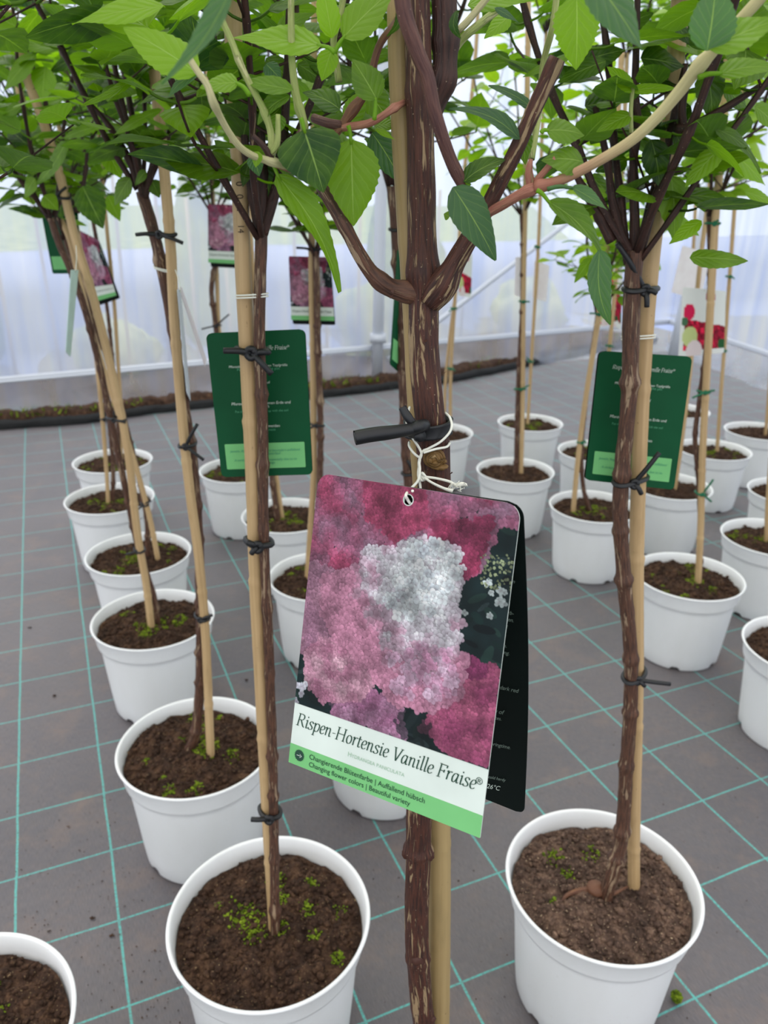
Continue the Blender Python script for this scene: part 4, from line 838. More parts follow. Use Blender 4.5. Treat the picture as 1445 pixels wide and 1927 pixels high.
def paint_tag():
    im = np.zeros((TH, TW, 3)); yy, xx = np.mgrid[0:TH, 0:TW]
    im[:] = (22, 44, 46)
    for _ in range(260):                # dark leaves
        x, y = R_.rand()*TW, R_.rand()*TH; a = R_.rand()*3.14; L, w_ = R_.uniform(8, 26), R_.uniform(3, 9)
        dx, dy = xx-x, yy-y; p = dx*np.cos(a)+dy*np.sin(a); q = -dx*np.sin(a)+dy*np.cos(a); m = (p/L)**2+(q/w_)**2 < 1
        im[m] = np.array([(20, 46, 44), (34, 64, 58), (14, 30, 34), (46, 66, 68)][R_.randint(4)])*(0.85+0.3*R_.rand())
    def petals(mask, colf, n, size, core=.5):
        ys, xs = np.nonzero(mask); k = R_.randint(0, len(xs), n)
        for i in k[np.argsort(ys[k]+R_.rand(n)*60)]:
            x0, y0 = xs[i], ys[i]; base_ = np.array(colf(x0, y0), float); ph = R_.rand()*6.28; sz = size*R_.uniform(.6, 1.15); base_ = base_*(1+R_.uniform(-.13, .10)); sq = R_.uniform(.55, 1.0); sa = R_.rand()*3.14
            for j in range(4):
                a = ph+j*1.57+R_.uniform(-.2, .2); ox, oy = np.cos(a)*sz*.55, np.sin(a)*sz*.55
                pr = ox*np.cos(sa)+oy*np.sin(sa); ox -= pr*np.cos(sa)*(1-sq); oy -= pr*np.sin(sa)*(1-sq); cx, cy = x0+ox, y0+oy; L, w_ = sz*.60*(.6+.4*sq), sz*.5*(.6+.4*sq)
                xa, xb, ya, yb = int(max(0, cx-sz)), int(min(TW, cx+sz+1)), int(max(0, cy-sz)), int(min(TH, cy+sz+1))
                if xa >= xb or ya >= yb: continue
                gy, gx = np.mgrid[ya:yb, xa:xb]; dx, dy = gx-cx, gy-cy; p = dx*np.cos(a)+dy*np.sin(a); q = -dx*np.sin(a)+dy*np.cos(a); r = (p/L)**2+(q/w_)**2
                c = base_*(1+R_.uniform(-.07, .07)); sub = im[ya:yb, xa:xb]
                col_ = c[None, None, :]*(1.0+.07*np.clip(p/L, -1, 1)-.06*dy/sz)[..., None]
                tint = np.clip(-p/L, 0, 1)[..., None]; col_ = col_*(1-.16*tint)+np.array([140, 70, 96])*.16*tint
                al = np.clip((1.12-r)/.3, 0, 1)[..., None]*.93; ed = (np.clip(1-abs(r-1.25)/.3, 0, 1)*.14)[..., None]
                sub *= (1-ed); sub[:] = sub*(1-al)+np.clip(col_, 0, 255)*al
    def clus(pts, colf, n, size, jag=7):
        P = [crop2uv(*p) for p in pts]; Q = []
        for i in range(len(P)):
            a, b = np.array(P[i]), np.array(P[(i+1) % len(P)]); k = max(2, int(np.hypot(*(b-a))/9))
            for j in range(k): Q.append(tuple(a+(b-a)*j/k+R_.uniform(-jag, jag, 2)*.5))
        petals(poly_mask(Q, TW, TH), colf, n, size)
    def mixc(a, b, t): t = min(1, max(0, t)); return [a[i]*(1-t)+b[i]*t for i in range(3)]
    nz = lambda x, y, s: noise.noise(Vector((x/s, y/s, 3.3)))
    clus([(150, 90), (1200, 160), (1190, 340), (1090, 330), (1060, 470), (1010, 560), (930, 600), (700, 470), (540, 450), (380, 560), (250, 640), (150, 620)],
         lambda x, y: mixc(mixc((196, 112, 150), (190, 72, 112), .5+1.3*nz(x, y, 60)), (150, 116, 140), .3+1.1*nz(x+90, y, 38)), 2600, 8)
    clus([(450, 110), (740, 110), (780, 330), (620, 410), (470, 300)], lambda x, y: mixc((214, 82, 128), (168, 62, 96), .5+1.4*nz(x, y, 30)), 600, 7)
    clus([(780, 330), (1080, 300), (1000, 560), (930, 590), (860, 400)], lambda x, y: mixc((176, 58, 98), (140, 50, 84), .5+1.2*nz(x, y, 30)), 450, 7)
    clus([(110, 500), (330, 560), (420, 800), (330, 900), (120, 950)], lambda x, y: mixc((206, 142, 170), (176, 120, 150), .5+nz(x, y, 40)), 800, 8)
    clus([(420, 1140), (640, 1180), (660, 1370), (500, 1330), (300, 1270), (280, 1180)], lambda x, y: mixc((196, 140, 176), (166, 100, 140), .5+nz(x, y, 30)), 600, 8)
    clus([(820, 1150), (1060, 1010), (1110, 1010), (1060, 1500), (900, 1470), (740, 1330)], lambda x, y: mixc((204, 96, 136), (160, 66, 108), .5+1.4*nz(x, y, 34)), 1000, 8)
    clus([(950, 970), (1030, 1000), (1020, 1070), (950, 1060)], lambda x, y: (160, 60, 112), 60, 7)
    for (a, b) in (((640, 1230), (760, 1420)), ((420, 930), (490, 1110)), ((180, 1150), (290, 1240))):
        P0, P1 = crop2uv(*a), crop2uv(*b); cx, cy = (P0[0]+P1[0])/2, (P0[1]+P1[1])/2; m = ((xx-cx)/(abs(P1[0]-P0[0])/2+6))**2+((yy-cy)/(abs(P1[1]-P0[1])/2+2))**2 < 1+.4*np.sin(xx*.3)*np.cos(yy*.23); im[m] = im[m]*.45+np.array((24, 38, 40))*.5
    clus([(150, 930), (230, 880), (330, 900), (450, 1000), (500, 1120), (420, 1190), (240, 1190), (150, 1100)], lambda x, y: mixc((222, 168, 186), (192, 118, 150), .4+1.2*nz(x, y, 30)), 800, 8)
    WC = crop2uv(750, 610)
    def main(x, y):
        u, v = x/TW, y/TH; t = (math.hypot((x-WC[0])*1.0, (y-WC[1])*.95)/95)**1.3*.8+.55*nz(x, y, 30)+.25*nz(x, y, 12)
        return mixc(mixc((230, 238, 238), (218, 204, 218), t*1.1), (214, 138, 170), (t-.72)*1.5)
    clus([(250, 580), (420, 530), (470, 440), (560, 440), (720, 415), (800, 400), (920, 470), (930, 600), (905, 720), (940, 810), (900, 920), (950, 1000), (930, 1130), (800, 1240), (620, 1200), (520, 1100), (400, 950), (300, 880), (240, 750)], main, 3000, 9.5, 12)
    clus([(700, 430), (800, 400), (915, 480), (925, 620), (800, 760), (640, 800), (560, 700), (640, 560)], lambda x, y: mixc((232, 240, 240), (198, 208, 216), .4+1.1*nz(x, y, 16)), 150, 10)
    clus([(560, 990), (760, 900), (900, 960), (900, 1150), (760, 1200), (600, 1130)], lambda x, y: mixc((222, 150, 188), (214, 180, 204), .5+nz(x, y, 14)), 150, 9)
    for _ in range(9):                   # little pale florets and buds in the dark corner
        x, y = crop2uv(R_.uniform(950, 1130), R_.uniform(600, 800)); mk = (xx-x)**2+(yy-y)**2 < 9; petals(mk, lambda a, b: (206, 222, 220), 2, 7)
    for _ in range(90):
        x, y = crop2uv(R_.uniform(1020, 1160), R_.uniform(470, 640)); r = R_.uniform(1.2, 2.8); m = (xx-x)**2+(yy-y)**2 < r*r; im[m] = np.array((150, 164, 120))*R_.uniform(.7, 1.2)
    for _ in range(5): x, y = crop2uv(R_.uniform(90, 170), R_.uniform(1090, 1230)); petals((xx-x)**2+(yy-y)**2 < 9, lambda a, b: (214, 214, 228), 2, 8)
    lo = np.array([[nz(x*4, y*4, 46)+.7*nz(x*4+500, y*4, 20) for x in range(TW//4+1)] for y in range(TH//4+1)]); lo = np.kron(lo, np.ones((4, 4)))[:TH, :TW]; k = np.ones(9)/9
    lo = np.apply_along_axis(lambda v: np.convolve(v, k, 'same'), 0, lo); lo = np.apply_along_axis(lambda v: np.convolve(v, k, 'same'), 1, lo)
    im = im*(1+.30*lo[..., None])*(.96+.06*R_.rand(TH, TW, 1)); a = im.mean(2, keepdims=True); im = a+(im-a)*.86
    im = im*.76; im[int(TH*.79):] = (206, 214, 206); im[int(TH*.931):] = (112, 178, 112)
    return np.clip(im, 0, 255)
TAGIMG = paint_tag()
def rose_img():
    W, H = 90, 100; im = np.zeros((H, W, 3)); im[:] = (226, 230, 226); yy, xx = np.mgrid[0:H, 0:W]
    m = (yy > 42+.15*xx) & (yy < 92) & (xx > 8); im[m] = (196, 30, 62)
    for _ in range(160):
        x, y, r = R_.uniform(8, W), R_.uniform(46, 90), R_.uniform(3, 7); d = np.hypot(xx-x, yy-y); k = m & (d < r); im[k] = np.array((214, 36, 72))*R_.uniform(.6, 1.15); im[m & (abs(d-r) < .8)] *= .75
    for (x, y, r, c) in ((16, 34, 12, (214, 34, 84)), (20, 70, 15, (196, 208, 140)), (58, 10, 10, (170, 20, 50)), (30, 92, 16, (228, 214, 214)), (8, 48, 7, (70, 110, 80)), (84, 84, 8, (40, 90, 50))): im[(xx-x)**2+(yy-y)**2 < r*r] = c
    return im
ROSEIMG = rose_img()
def lin(a): a = a/255.0; return np.where(a <= .04045, a/12.92, ((a+.055)/1.055)**2.4)
class Quad:
    def __init__(s, TL, TR, BR, BL, bow=0.0):
        s.c = [Vector(p) for p in (TL, TR, BR, BL)]; s.bow = bow
        s.W = ((s.c[1]-s.c[0]).length+(s.c[2]-s.c[3]).length)/2; s.H = ((s.c[3]-s.c[0]).length+(s.c[2]-s.c[1]).length)/2
        n = (s.c[3]-s.c[0]).cross(s.c[1]-s.c[0]); s.n = n.normalized(); 
        if s.n.dot(CO-s.c[0]) < 0: s.n = -s.n
    def __call__(s, u, v, off=0.0):
        a, b, c, d = s.c; p = a*((1-u)*(1-v))+b*(u*(1-v))+c*(u*v)+d*((1-u)*v); return p+s.n*(off+s.bow*math.sin(math.pi*min(1, max(0, v))))
def panel(name, q, parent, mat, nu=24, nv=34, rt=.0, rb=.0, off=0.0, img=None, v1=1.0, hole=None, thick=.0007, kind=None):
    """card with rounded corners; two faces and the edge between them, or one printed face when img is given"""
    us = np.linspace(0, 1, nu+1); V = []; 
    vv = np.concatenate([np.linspace(0, rt/q.H, 26 if img is not None else 7)[:-1] if rt else [], np.linspace(rt/q.H if rt else 0, v1-(rb/q.H if rb else 0), nv+1), np.linspace(v1-rb/q.H, v1, 6)[1:] if rb else []])
    def inset(v):
        if rt and v*q.H < rt: return (rt-math.sqrt(max(0, rt*rt-(rt-v*q.H)**2)))/q.W
        if rb and (1-v)*q.H < rb: return (rb-math.sqrt(max(0, rb*rb-(rb-(1-v)*q.H)**2)))/q.W
        return 0
    pu = []; nV = len(vv)
    for v in vv:
        i_ = inset(v)
        for u in us: uu = i_+(1-2*i_)*u; pu.append((uu, v))
    w_ = nu+1
    def ok(a):
        if hole is None: return True
        uc = (pu[a][0]+pu[a+w_+1][0])/2; vc = (pu[a][1]+pu[a+w_+1][1])/2; return math.hypot((uc-hole[0])*q.W, (vc-hole[1])*q.H) > hole[2]
    if img is not None:
        V = [q(u, v, off) for u, v in pu]; F = [(i*w_+j, (i+1)*w_+j, (i+1)*w_+j+1, i*w_+j+1) for i in range(nV-1) for j in range(nu) if ok(i*w_+j)]
        me = bpy.data.meshes.new(name); me.from_pydata([tuple(p) for p in V], [], F); A = np.array(pu); H, W = img.shape[:2]
        c = img[np.clip((A[:, 1]*H).astype(int), 0, H-1), np.clip((A[:, 0]*W).astype(int), 0, W-1)]; c = np.concatenate([lin(c), np.ones((len(c), 1))], 1)
        at = me.color_attributes.new('print', 'FLOAT_COLOR', 'POINT'); at.data.foreach_set('color', c.astype(np.float32).ravel()); return link(name, me, PRINT, parent)
    V = [q(u, v, off) for u, v in pu]+[q(u, v, off-thick) for u, v in pu]; n = len(pu); F = []
    for i in range(nV-1):
        for j in range(nu):
            a = i*w_+j
            if ok(a): F.append((a, a+w_, a+w_+1, a+1)); F.append((n+a, n+a+1, n+a+w_+1, n+a+w_))
    rim = [j for j in range(nu)]+[i*w_+nu for i in range(nV-1)]+[(nV-1)*w_+j for j in range(nu, 0, -1)]+[i*w_ for i in range(nV-1, 0, -1)]
    for a, b in zip(rim, rim[1:]+rim[:1]): F.append((a, b, n+b, n+a))
    me = bpy.data.meshes.new(name); me.from_pydata([tuple(p) for p in V], [], F); return link(name, me, mat, parent, smooth=False, kind=kind)
def text2d(s_, shear=0.0, bold=0.0):
    cu = bpy.data.curves.new('t', 'FONT'); cu.body = s_; cu.shear = shear; cu.size = 1; cu.offset = bold; cu.resolution_u = 4
    o = bpy.data.objects.new('t', cu); C.objects.link(o); dg = bpy.context.evaluated_depsgraph_get(); me = o.evaluated_get(dg).to_mesh()
    V = [(v.co.x, v.co.y) for v in me.vertices]; F = [tuple(p.vertices) for p in me.polygons]; o.evaluated_get(dg).to_mesh_clear(); bpy.data.objects.remove(o); bpy.data.curves.remove(cu); return V, F
def bez(pts, n=5): return [(p.x, p.y) for p in catmull([Vector((a, b, 0)) for a, b in pts], n)]
ARCH = [(.18, .66), (.32, .9), (.5, 1.0), (.64, .9), (.66, .7), (.66, .15), (.74, 0), (.9, .1)]
GL = {'R': (1.22, [[(.2, 0), (.2, 1.5)], [(.2, 1.46), (.5, 1.5), (.82, 1.4), (.9, 1.14), (.78, .88), (.5, .77), (.2, .77)], [(.52, .77), (.72, .45), (.95, .08), (1.15, .0)]], [(-.02, 0, .42), (.0, 1.5, .3)]),
 'i': (.48, [[(.02, .88), (.18, 1.0), (.2, .85), (.2, .15), (.27, 0), (.44, .1)], [(.19, 1.30), (.21, 1.46)]], []),
 's': (.72, [[(.60, .80), (.5, .97), (.3, 1.0), (.14, .85), (.18, .65), (.4, .48), (.56, .3), (.5, .08), (.3, 0), (.1, .03), (.04, .2)]], []),
 'p': (.92, [[(.02, .88), (.16, 1.0), (.18, .85), (.18, -.5)], [(.18, .66), (.34, .92), (.55, 1.0), (.76, .85), (.78, .5), (.66, .12), (.42, 0), (.2, .1)]], [(-.02, -.5, .4)]),
 'e': (.74, [[(.12, .45), (.4, .5), (.6, .66), (.58, .9), (.42, 1.0), (.24, .92), (.1, .62), (.1, .3), (.22, .05), (.42, 0), (.66, .18)]], []),
 'n': (.96, [[(.02, .88), (.16, 1.0), (.18, .85), (.18, 0)], ARCH], []), '-': (.6, [[(.08, .55), (.5, .6)]], []),
 'H': (1.42, [[(.2, 0), (.2, 1.5)], [(1.1, 0), (1.1, 1.5)], [(.2, .78), (1.1, .78)]], [(0, 0, .4), (0, 1.5, .4), (.9, 0, .4), (.9, 1.5, .4)]),
 'o': (.86, [[(.4, 1.0), (.2, .88), (.09, .5), (.2, .1), (.4, 0), (.62, .12), (.72, .5), (.62, .88), (.4, 1.0)]], []),
 'r': (.66, [[(.02, .88), (.16, 1.0), (.18, .85), (.18, 0)], [(.18, .62), (.34, .92), (.5, 1.0), (.6, .93)]], []),
 't': (.56, [[(.22, 1.3), (.2, .6), (.2, .15), (.3, 0), (.5, .1)], [(.02, .97), (.5, .97)]], []),
 'V': (1.12, [[(.14, 1.5), (.52, .0)], [(.52, .0), (1.0, 1.5)]], [(-.04, 1.5, .38), (.82, 1.5, .36)]),
 'a': (.92, [[(.62, .9), (.45, 1.0), (.24, .9), (.1, .5), (.16, .1), (.34, 0), (.52, .2), (.64, .6)], [(.68, 1.0), (.64, .5), (.66, .12), (.74, 0), (.9, .1)]], []),
 'l': (.46, [[(.05, 1.56), (.19, 1.62), (.2, 1.4), (.2, .15), (.27, 0), (.44, .1)]], []),
 'F': (1.02, [[(.2, 0), (.2, 1.5)], [(.2, 1.47), (.92, 1.47)], [(.93, 1.5), (.9, 1.2)], [(.2, .78), (.7, .78)], [(.7, .95), (.68, .62)]], [(-.02, 0, .46), (0, 1.5, .3)]), ' ': (.5, [], [])}
def italic_title(s_):
    """slanted broad-nib serif lettering"""
    V, F = [], []; x = 0
    def stroke(P, thin=.055, thick=.155):
        k = len(V); n = len(P)
        for i, (a, b) in enumerate(P):
            c, d = P[min(i+1, n-1)], P[max(i-1, 0)]; dx, dy = c[0]-d[0], c[1]-d[1]; L = math.hypot(dx, dy) or 1; ang = math.atan2(dy, dx)
            w_ = (thin+(thick-thin)*abs(math.sin(ang-math.radians(18)))**1.3)/2; V.append((a-dy/L*w_, b+dx/L*w_)); V.append((a+dy/L*w_, b-dx/L*w_))
        for i in range(n-1): F.append((k+2*i, k+2*i+1, k+2*i+3, k+2*i+2))
    for ch in s_:
        adv, st, se = GL[ch]; k0 = len(V)
        for P in st: stroke(bez(P) if len(P) > 2 else list(P))
        for (sx, sy, L) in se: stroke([(sx, sy), (sx+L/2, sy), (sx+L, sy)], .06, .06)
        for i in range(k0, len(V)): a, b = V[i]; V[i] = (a+x+.2*b, b)
        x += adv
    return V, F, x
STAMP = flat('stamp_ink', (70, 56, 44), .8)
def flat_text(name, VF, f, mat, parent):
    V, F = VF; me = bpy.data.meshes.new(name); me.from_pydata([tuple(f(*v)) for v in V], [], F); return link(name, me, mat, parent, smooth=False)
def write_uv(name, q, s_, u, v, width, mat, parent, shear=0.0, off=.0005, bold=0.0, anchor='l', du=0.0):
    VF = text2d(s_, shear, bold); xs = [p[0] for p in VF[0]]; k = width*q.W/(max(xs)-min(xs)); x0 = min(xs)
    if anchor == 'c': u -= width/2
    return flat_text(name, VF, lambda a, b: q(u+(a-x0)*k/q.W, v-b*k/q.H, off), mat, parent)
def title_uv(name, q, s_, u, v, width, mat, parent, off=.0005):
    V, F, L = italic_title(s_); k = width*q.W/L; return flat_text(name, (V, F), lambda a, b: q(u+a*k/q.W, v-b*k/q.H, off), mat, parent)
def write_px(name, s_, x, y, size, ang, mat, parent, P, N, shear=.15, off=.0004, bold=0.0, right=False, width=None):
    """lettering lying on the plane (P, N), its baseline starting at a photo pixel"""
    VF = text2d(s_, shear, bold); k = size
    if width: xs = [p[0] for p in VF[0]]; k = width/(max(xs)-min(xs))
    ca, sa = math.cos(ang), math.sin(ang)
    if right: q_ = max(p[0] for p in VF[0])*k; x -= q_*ca; y -= q_*sa; return flat_text(name, VF, lambda a, b: at_plane(x+(a*ca+b*sa)*k, y+(a*sa-b*ca)*k, P+N*off, N), mat, parent)

# the big tag
S_ = .340/.35
raw = [Vector(p)*S_ for p in ((-.0298, .3295, -.1193), (.0537, .2793, -.1133), (.0405, .2363, -.2414), (-.0430, .2865, -.2474))]
TQ = Quad(*[p+CO for p in raw])
hu, hv = .487, .040
big = thing('plant_tag', TQ(hu, hv), 'large folded tag with hydrangea picture and title hanging from the thick front stem', 'plant tag', 'hydrangea care tags')
fp = panel('front_panel', TQ, big, CARDW, 60, 84, rt=.0062, rb=0.0003, hole=(hu, hv, .0023), thick=.0005)
panel('flower_picture', TQ, fp, PRINT, 395, 430, rt=.0062, off=.00012, img=TAGIMG, v1=.79, hole=(hu, hv, .0022))
Gq = Quad(TQ(0, .931, .00015), TQ(1, .931, .00015), TQ(1, .9995, .00015), TQ(0, .9995, .00015)); panel('green_band', Gq, fp, CARDL, 4, 2, thick=.0001)
g = G(); tube(g, [TQ(hu+.0023/TQ.W*math.cos(a*.2618), hv+.0023/TQ.H*math.sin(a*.2618), .0002) for a in range(25)], .00022, 6, 1, cap=False); g.put('hole_edge', CARDW, fp)
title_uv('title_lettering', TQ, 'Rispen-Hortensie Vanille Fraise', .022, .862, .93, INKD, fp, .00025)
write_uv('title_lettering', TQ, '®', .952, .842, .030, INKD, fp, 0, .00025)
def smallcaps(q, words, u, v, width, mat, parent, off):
    parts = []; x = 0
    for w_ in words:
        for i, (t, k) in enumerate(((w_[0], 1.0), (w_[1:], .78))):
            V, F = text2d(t); m0, m1 = min(p[0] for p in V), max(p[0] for p in V); parts.append(([((a-m0)*k+x, b*k) for a, b in V], F)); x += (m1-m0)*k+.07
        x += .22
    k = width*q.W/x
    for VF in parts: flat_text('botanical_name', VF, lambda a, b: q(u+a*k/q.W, v-b*k/q.H, off), mat, parent)
allV, allF = [], []
def merge_smallcaps():
    x = 0; V2, F2 = [], []
    for w_ in (('H', 'YDRANGEA'), ('P'.lower().upper(), 'ANICULATA')):
        for t, k in ((w_[0], 1.0 if w_[0] == 'H' else .78), (w_[1], .78)):
            V, F = text2d(t); m0, m1 = min(p[0] for p in V), max(p[0] for p in V); n0 = len(V2); V2 += [((a-m0)*k+x, b*k) for a, b in V]; F2 += [tuple(i+n0 for i in f) for f in F]; x += (m1-m0)*k+.07
        x += .22
    return V2, F2, x
V2, F2, xw = merge_smallcaps(); k_ = .305*TQ.W/xw
flat_text('botanical_lettering', (V2, F2), lambda a, b: TQ(.325+a*k_/TQ.W, .903-b*k_/TQ.H, .00025), INKS, fp)
write_uv('caption_lettering', TQ, 'Changierende Blütenfarbe | Auffallend hübsch', .118, .960, .615, INKD, fp, 0, .0004)
write_uv('caption_lettering', TQ, 'Changing flower colors | Beautiful variety', .120, .986, .545, INKD, fp, 0, .0004)
def star(q, u, v, r, n, off, mat, parent):
    pts = [(0, 0)]+[((r if i % 2 else r*.86)*math.cos(math.pi*i/n), (r if i % 2 else r*.86)*math.sin(math.pi*i/n)) for i in range(2*n)]
    F = [(0, 1+i, 1+(i+1) % (2*n)) for i in range(2*n)]; return flat_text('round_icon', (pts, F), lambda a, b: q(u+a/q.W, v-b/q.H, off), mat, parent)
ic = star(TQ, .060, .962, .0027, 18, .0004, INKD, fp)
flat_text('arrow', ([(-.0013, -.00012), (.0006, -.00012), (.0006, .00012), (-.0013, .00012), (.0002, .0009), (.0012, 0), (.0002, -.0009), (.0004, .0009), (.0016, 0), (.0004, -.0009)], [(0, 1, 2, 3), (4, 7, 8, 5), (5, 8, 9, 6)]), lambda a, b: TQ(.060+a/TQ.W, .962-b/TQ.H, .0006), CARDW, ic)
# back panel of the folded card
Z_ = CO
bTL, bTR = TQ(.02, .004, -.0012), TQ(.995, .0, -.0012)
dBR = ray(986, 1533); bBR = CO+dBR*(.358/1.0); bBL = bBR+(TQ.c[3]-TQ.c[2])*.97+Vector((0, .004, 0))
dTR = ray(984, 948); bTR = CO+dTR*(depth(TQ.c[1])+.0015)
BQ_ = Quad(bTL, bTR, bBR, bBL)
class BowQuad(Quad):
    def __call__(s, u, v, off=0.0): p = Quad.__call__(s, u, v, off); return p+(s.c[1]-s.c[0])*(.022*u*math.sin(math.pi*min(1, max(0, v))))
BQ_ = BowQuad(bTL, bTR, bBR, bBL)
bp = panel('back_panel', BQ_, big, CARDB, 30, 60, rt=.006, rb=.004, thick=.0005)
BN = BQ_.n; BP = BQ_.c[0].lerp(BQ_.c[2], .5)
# fold between the panels
g = G(); 
def btext(s_, x, y, size, mat=INKG, **k):
    q = BQ_(.9, .5, .0); write_px('care_lettering', s_, x, y, size, math.radians(12), mat, bp, BTP, BTN, shear=.12, off=.0009, right=True, **k)
BTP = bBR; BTN = (bBR-bTR).cross(bBL-bBR).normalized(); BTN = BTN if BTN.dot(CO-bBR) > 0 else -BTN
for s_, x, y, sz, wd in (('geschützten', 968, 1098, 10, None), ('Garten, verb-', 966, 1158, 10, None), ('Blüten.', 966, 1171, 10, None), ('benötigt', 955, 1182, 10, None), ('schneiden.', 953, 1219, 10, None), ('Frühling.', 958, 1233, 10, None),
                    ('white to dark red', 975, 1304, 10, 74), ('variety of', 948, 1345, 10, 44), ('gardenplaces.', 943, 1356, 9, None), ('in springtime.', 960, 1410, 9.5, None), ('cold hardy', 951, 1471, 7, 33), ('26°C', 940, 1488, 12, 25)):
    btext(s_, x, y, sz, INKP if sz == 12 else INKG, width=wd)
# white string of the big tag
g = G(); SY = HY-.013
def sp(x, y, Y=SY): return at_y(x, y, Y)
hole = TQ(hu, hv, .0008); hp_ = proj(hole)
tube(g, [TQ(hu+.006, hv+.012, -.001), TQ(hu+.004, hv-.002, .0016), TQ(hu-.004, hv-.02, .0016), sp(786, 905, SY-.012), sp(790, 885, SY-.004), sp(789, 868, SY), sp(793, 855, SY), sp(788, 842, SY), sp(775, 822, SY-.002), sp(766, 800, SY+.001), sp(766, 782, SY+.005), sp(771, 766, SY+.012)], .0006, 8, 6)
tube(g, [sp(790, 888), sp(788, 870), sp(795, 850), sp(806, 844), sp(828, 832), sp(845, 815, SY+.001), sp(850, 800, SY+.003), sp(846, 785, SY+.008), sp(838, 777, SY+.013)], .0006, 8, 6)
tube(g, [sp(797, 852, SY-.001), sp(820, 845), sp(840, 841, SY+.003), sp(846, 834, SY+.009)], .0006, 8, 6)
tube(g, [sp(770, 832, SY+.008), sp(770, 840, SY+.003), sp(778, 852), sp(788, 860), sp(793, 858)], .0006, 8, 6)
tube(g, [sp(790, 865), sp(788, 880), sp(787, 895, SY-.002), sp(791, 920, SY-.006), TQ(hu+.02, hv-.03, .001)], .0006, 8, 6)
kc = sp(796, 897, SY-.003)
for k in range(3): tube(g, [kc+Vector((.0013*math.cos(q+k*.8), -.0006*math.sin(q*2), .0014*math.sin(q)))+Vector((.0004*k, 0, .0005*(k-1))) for q in (0, 1, 2, 3, 4, 5, 6)], .0006, 7, 3)
tube(g, [kc, sp(820, 900, SY-.005), sp(845, 906, SY-.006), sp(858, 913, SY-.007), sp(870, 911, SY-.007), sp(878, 913, SY-.007)], [.0006, .0006, .0007, .0012, .0008], 8, 6, rough=.15)
tube(g, [kc, sp(812, 908, SY-.006), sp(835, 919, SY-.008), sp(852, 924, SY-.009)], [.0006, .0006, .0007, .0011], 8, 6, rough=.1)
for i in range(26):
    a = sp(rnd.uniform(850, 874), rnd.uniform(907, 926), SY-.008); d = Vector((rnd.uniform(-1, 1), rnd.uniform(-1, 1), rnd.uniform(-1, 1)))*.0022; tube(g, [a, a+d*.5, a+d], .00018, 4, 2)
g.put('string', STRING, big)

# the other tags
def qpx(c, Ys):
    return Quad(*[at_y(p[0], p[1], Y) for p, Y in zip(c, Ys)])
def green_tag(label, c, Ys, Yn, lines, ang, strg):
    q = qpx(c, Ys); t = thing('plant_tag', q(.5, 0), label, 'plant tag', 'hydrangea care tags')
    p = panel('card', q, t, CARDG, 20, 26, rt=.005, rb=.004, thick=.0006); w_ = panel('front_card', Quad(*[v-q.n*.0035 for v in q.c]), t, CARDB, 10, 12, rt=.005, rb=.004, thick=.0005)
    lq = Quad(q(.07, .765, .0003), q(.93, .765, .0003), q(.93, .945, .0003), q(.07, .945, .0003)); panel('light_box', lq, p, CARDL, 4, 4, thick=.0001, rt=.0008, rb=.0008)
    title_uv('title_lettering', q, 'Rispen-Hortensie Vanille Fraise', .155, .128, .65, INKP, p, .0006)
    write_uv('title_lettering', q, '®', .81, .115, .022, INKP, p, 0, .0006)
    for (s_, u, v, wd, m_, sh) in lines: write_uv('care_lettering', q, s_, u, v, wd, m_, p, sh, .0007, anchor='c')
    g = G(); (x0, x1, y, Ya) = strg; 
    for dy in (0, 5): tube(g, [at_y(x0-2, y+dy+1, Ya), at_y(x0, y+dy+2, Ya-.009), at_y((x0+x1)/2, y+dy+1, Ya-.0095), at_y(x1, y+dy-1, Ya-.009), at_y(x1+2, y+dy-2, Ya), at_y((x0+x1)/2, y+dy, Ya+.01), at_y(x0-2, y+dy+1, Ya)], .0006, 6, 5, cap=False)
    tube(g, [at_y((x0+x1)/2, y+2, Ya+.01), q(.5, .02, .002), q(.5, .04, -.006)], .0006, 6, 5); g.put('string', STRING, t); return t
LN = [('Pflanzabstand nach der fachen Topfgröße', .5, .240, .60, INKP, .1), ('Planting distance of the pot', .5, .262, .44, INKT, .1), ('Wasserbedarf', .5, .355, .22, INKP, .1),
      ('Pflanzen mit vorgehaltenen Erde und', .5, .495, .62, INKP, .1), ('auffüllen', .5, .520, .16, INKP, .1), ('Put the plant in and fill it up with the soil', .5, .548, .56, INKT, .1),
      ('Staunässe vermeiden', .5, .655, .36, INKP, .1), ('Avoid wetness', .5, .680, .26, INKT, .1),
      ('Jeweils, Rispenblüten mit ganz besonders auffallend', .5, .825, .76, INKT, .15), ('schönen Farbverlauf', .5, .847, .34, INKT, .15), ('A striking variety, shows especially due to its', .5, .890, .68, INKT, .15), ('color change', .5, .912, .2, INKT, .15)]
y1_, y2_ = T[1]['c'].y, T[2]['c'].y
green_tag('dark green care tag with white title hanging behind the left front stem and its cane', [(387, 627), (574, 619), (588, 893), (417, 898)], [y1_+.022, y1_+.024, y1_+.005, y1_+.003], 0, LN, 0, (447, 500, 554, y1_-.004))
green_tag('dark green care tag with white title hanging behind the right front stem and its cane', [(1128, 660), (1303, 671), (1268, 922), (1101, 903)], [y2_+.03, y2_+.034, y2_+.012, y2_+.008], 0, LN, 0, (1172, 1228, 632, y2_-.002))
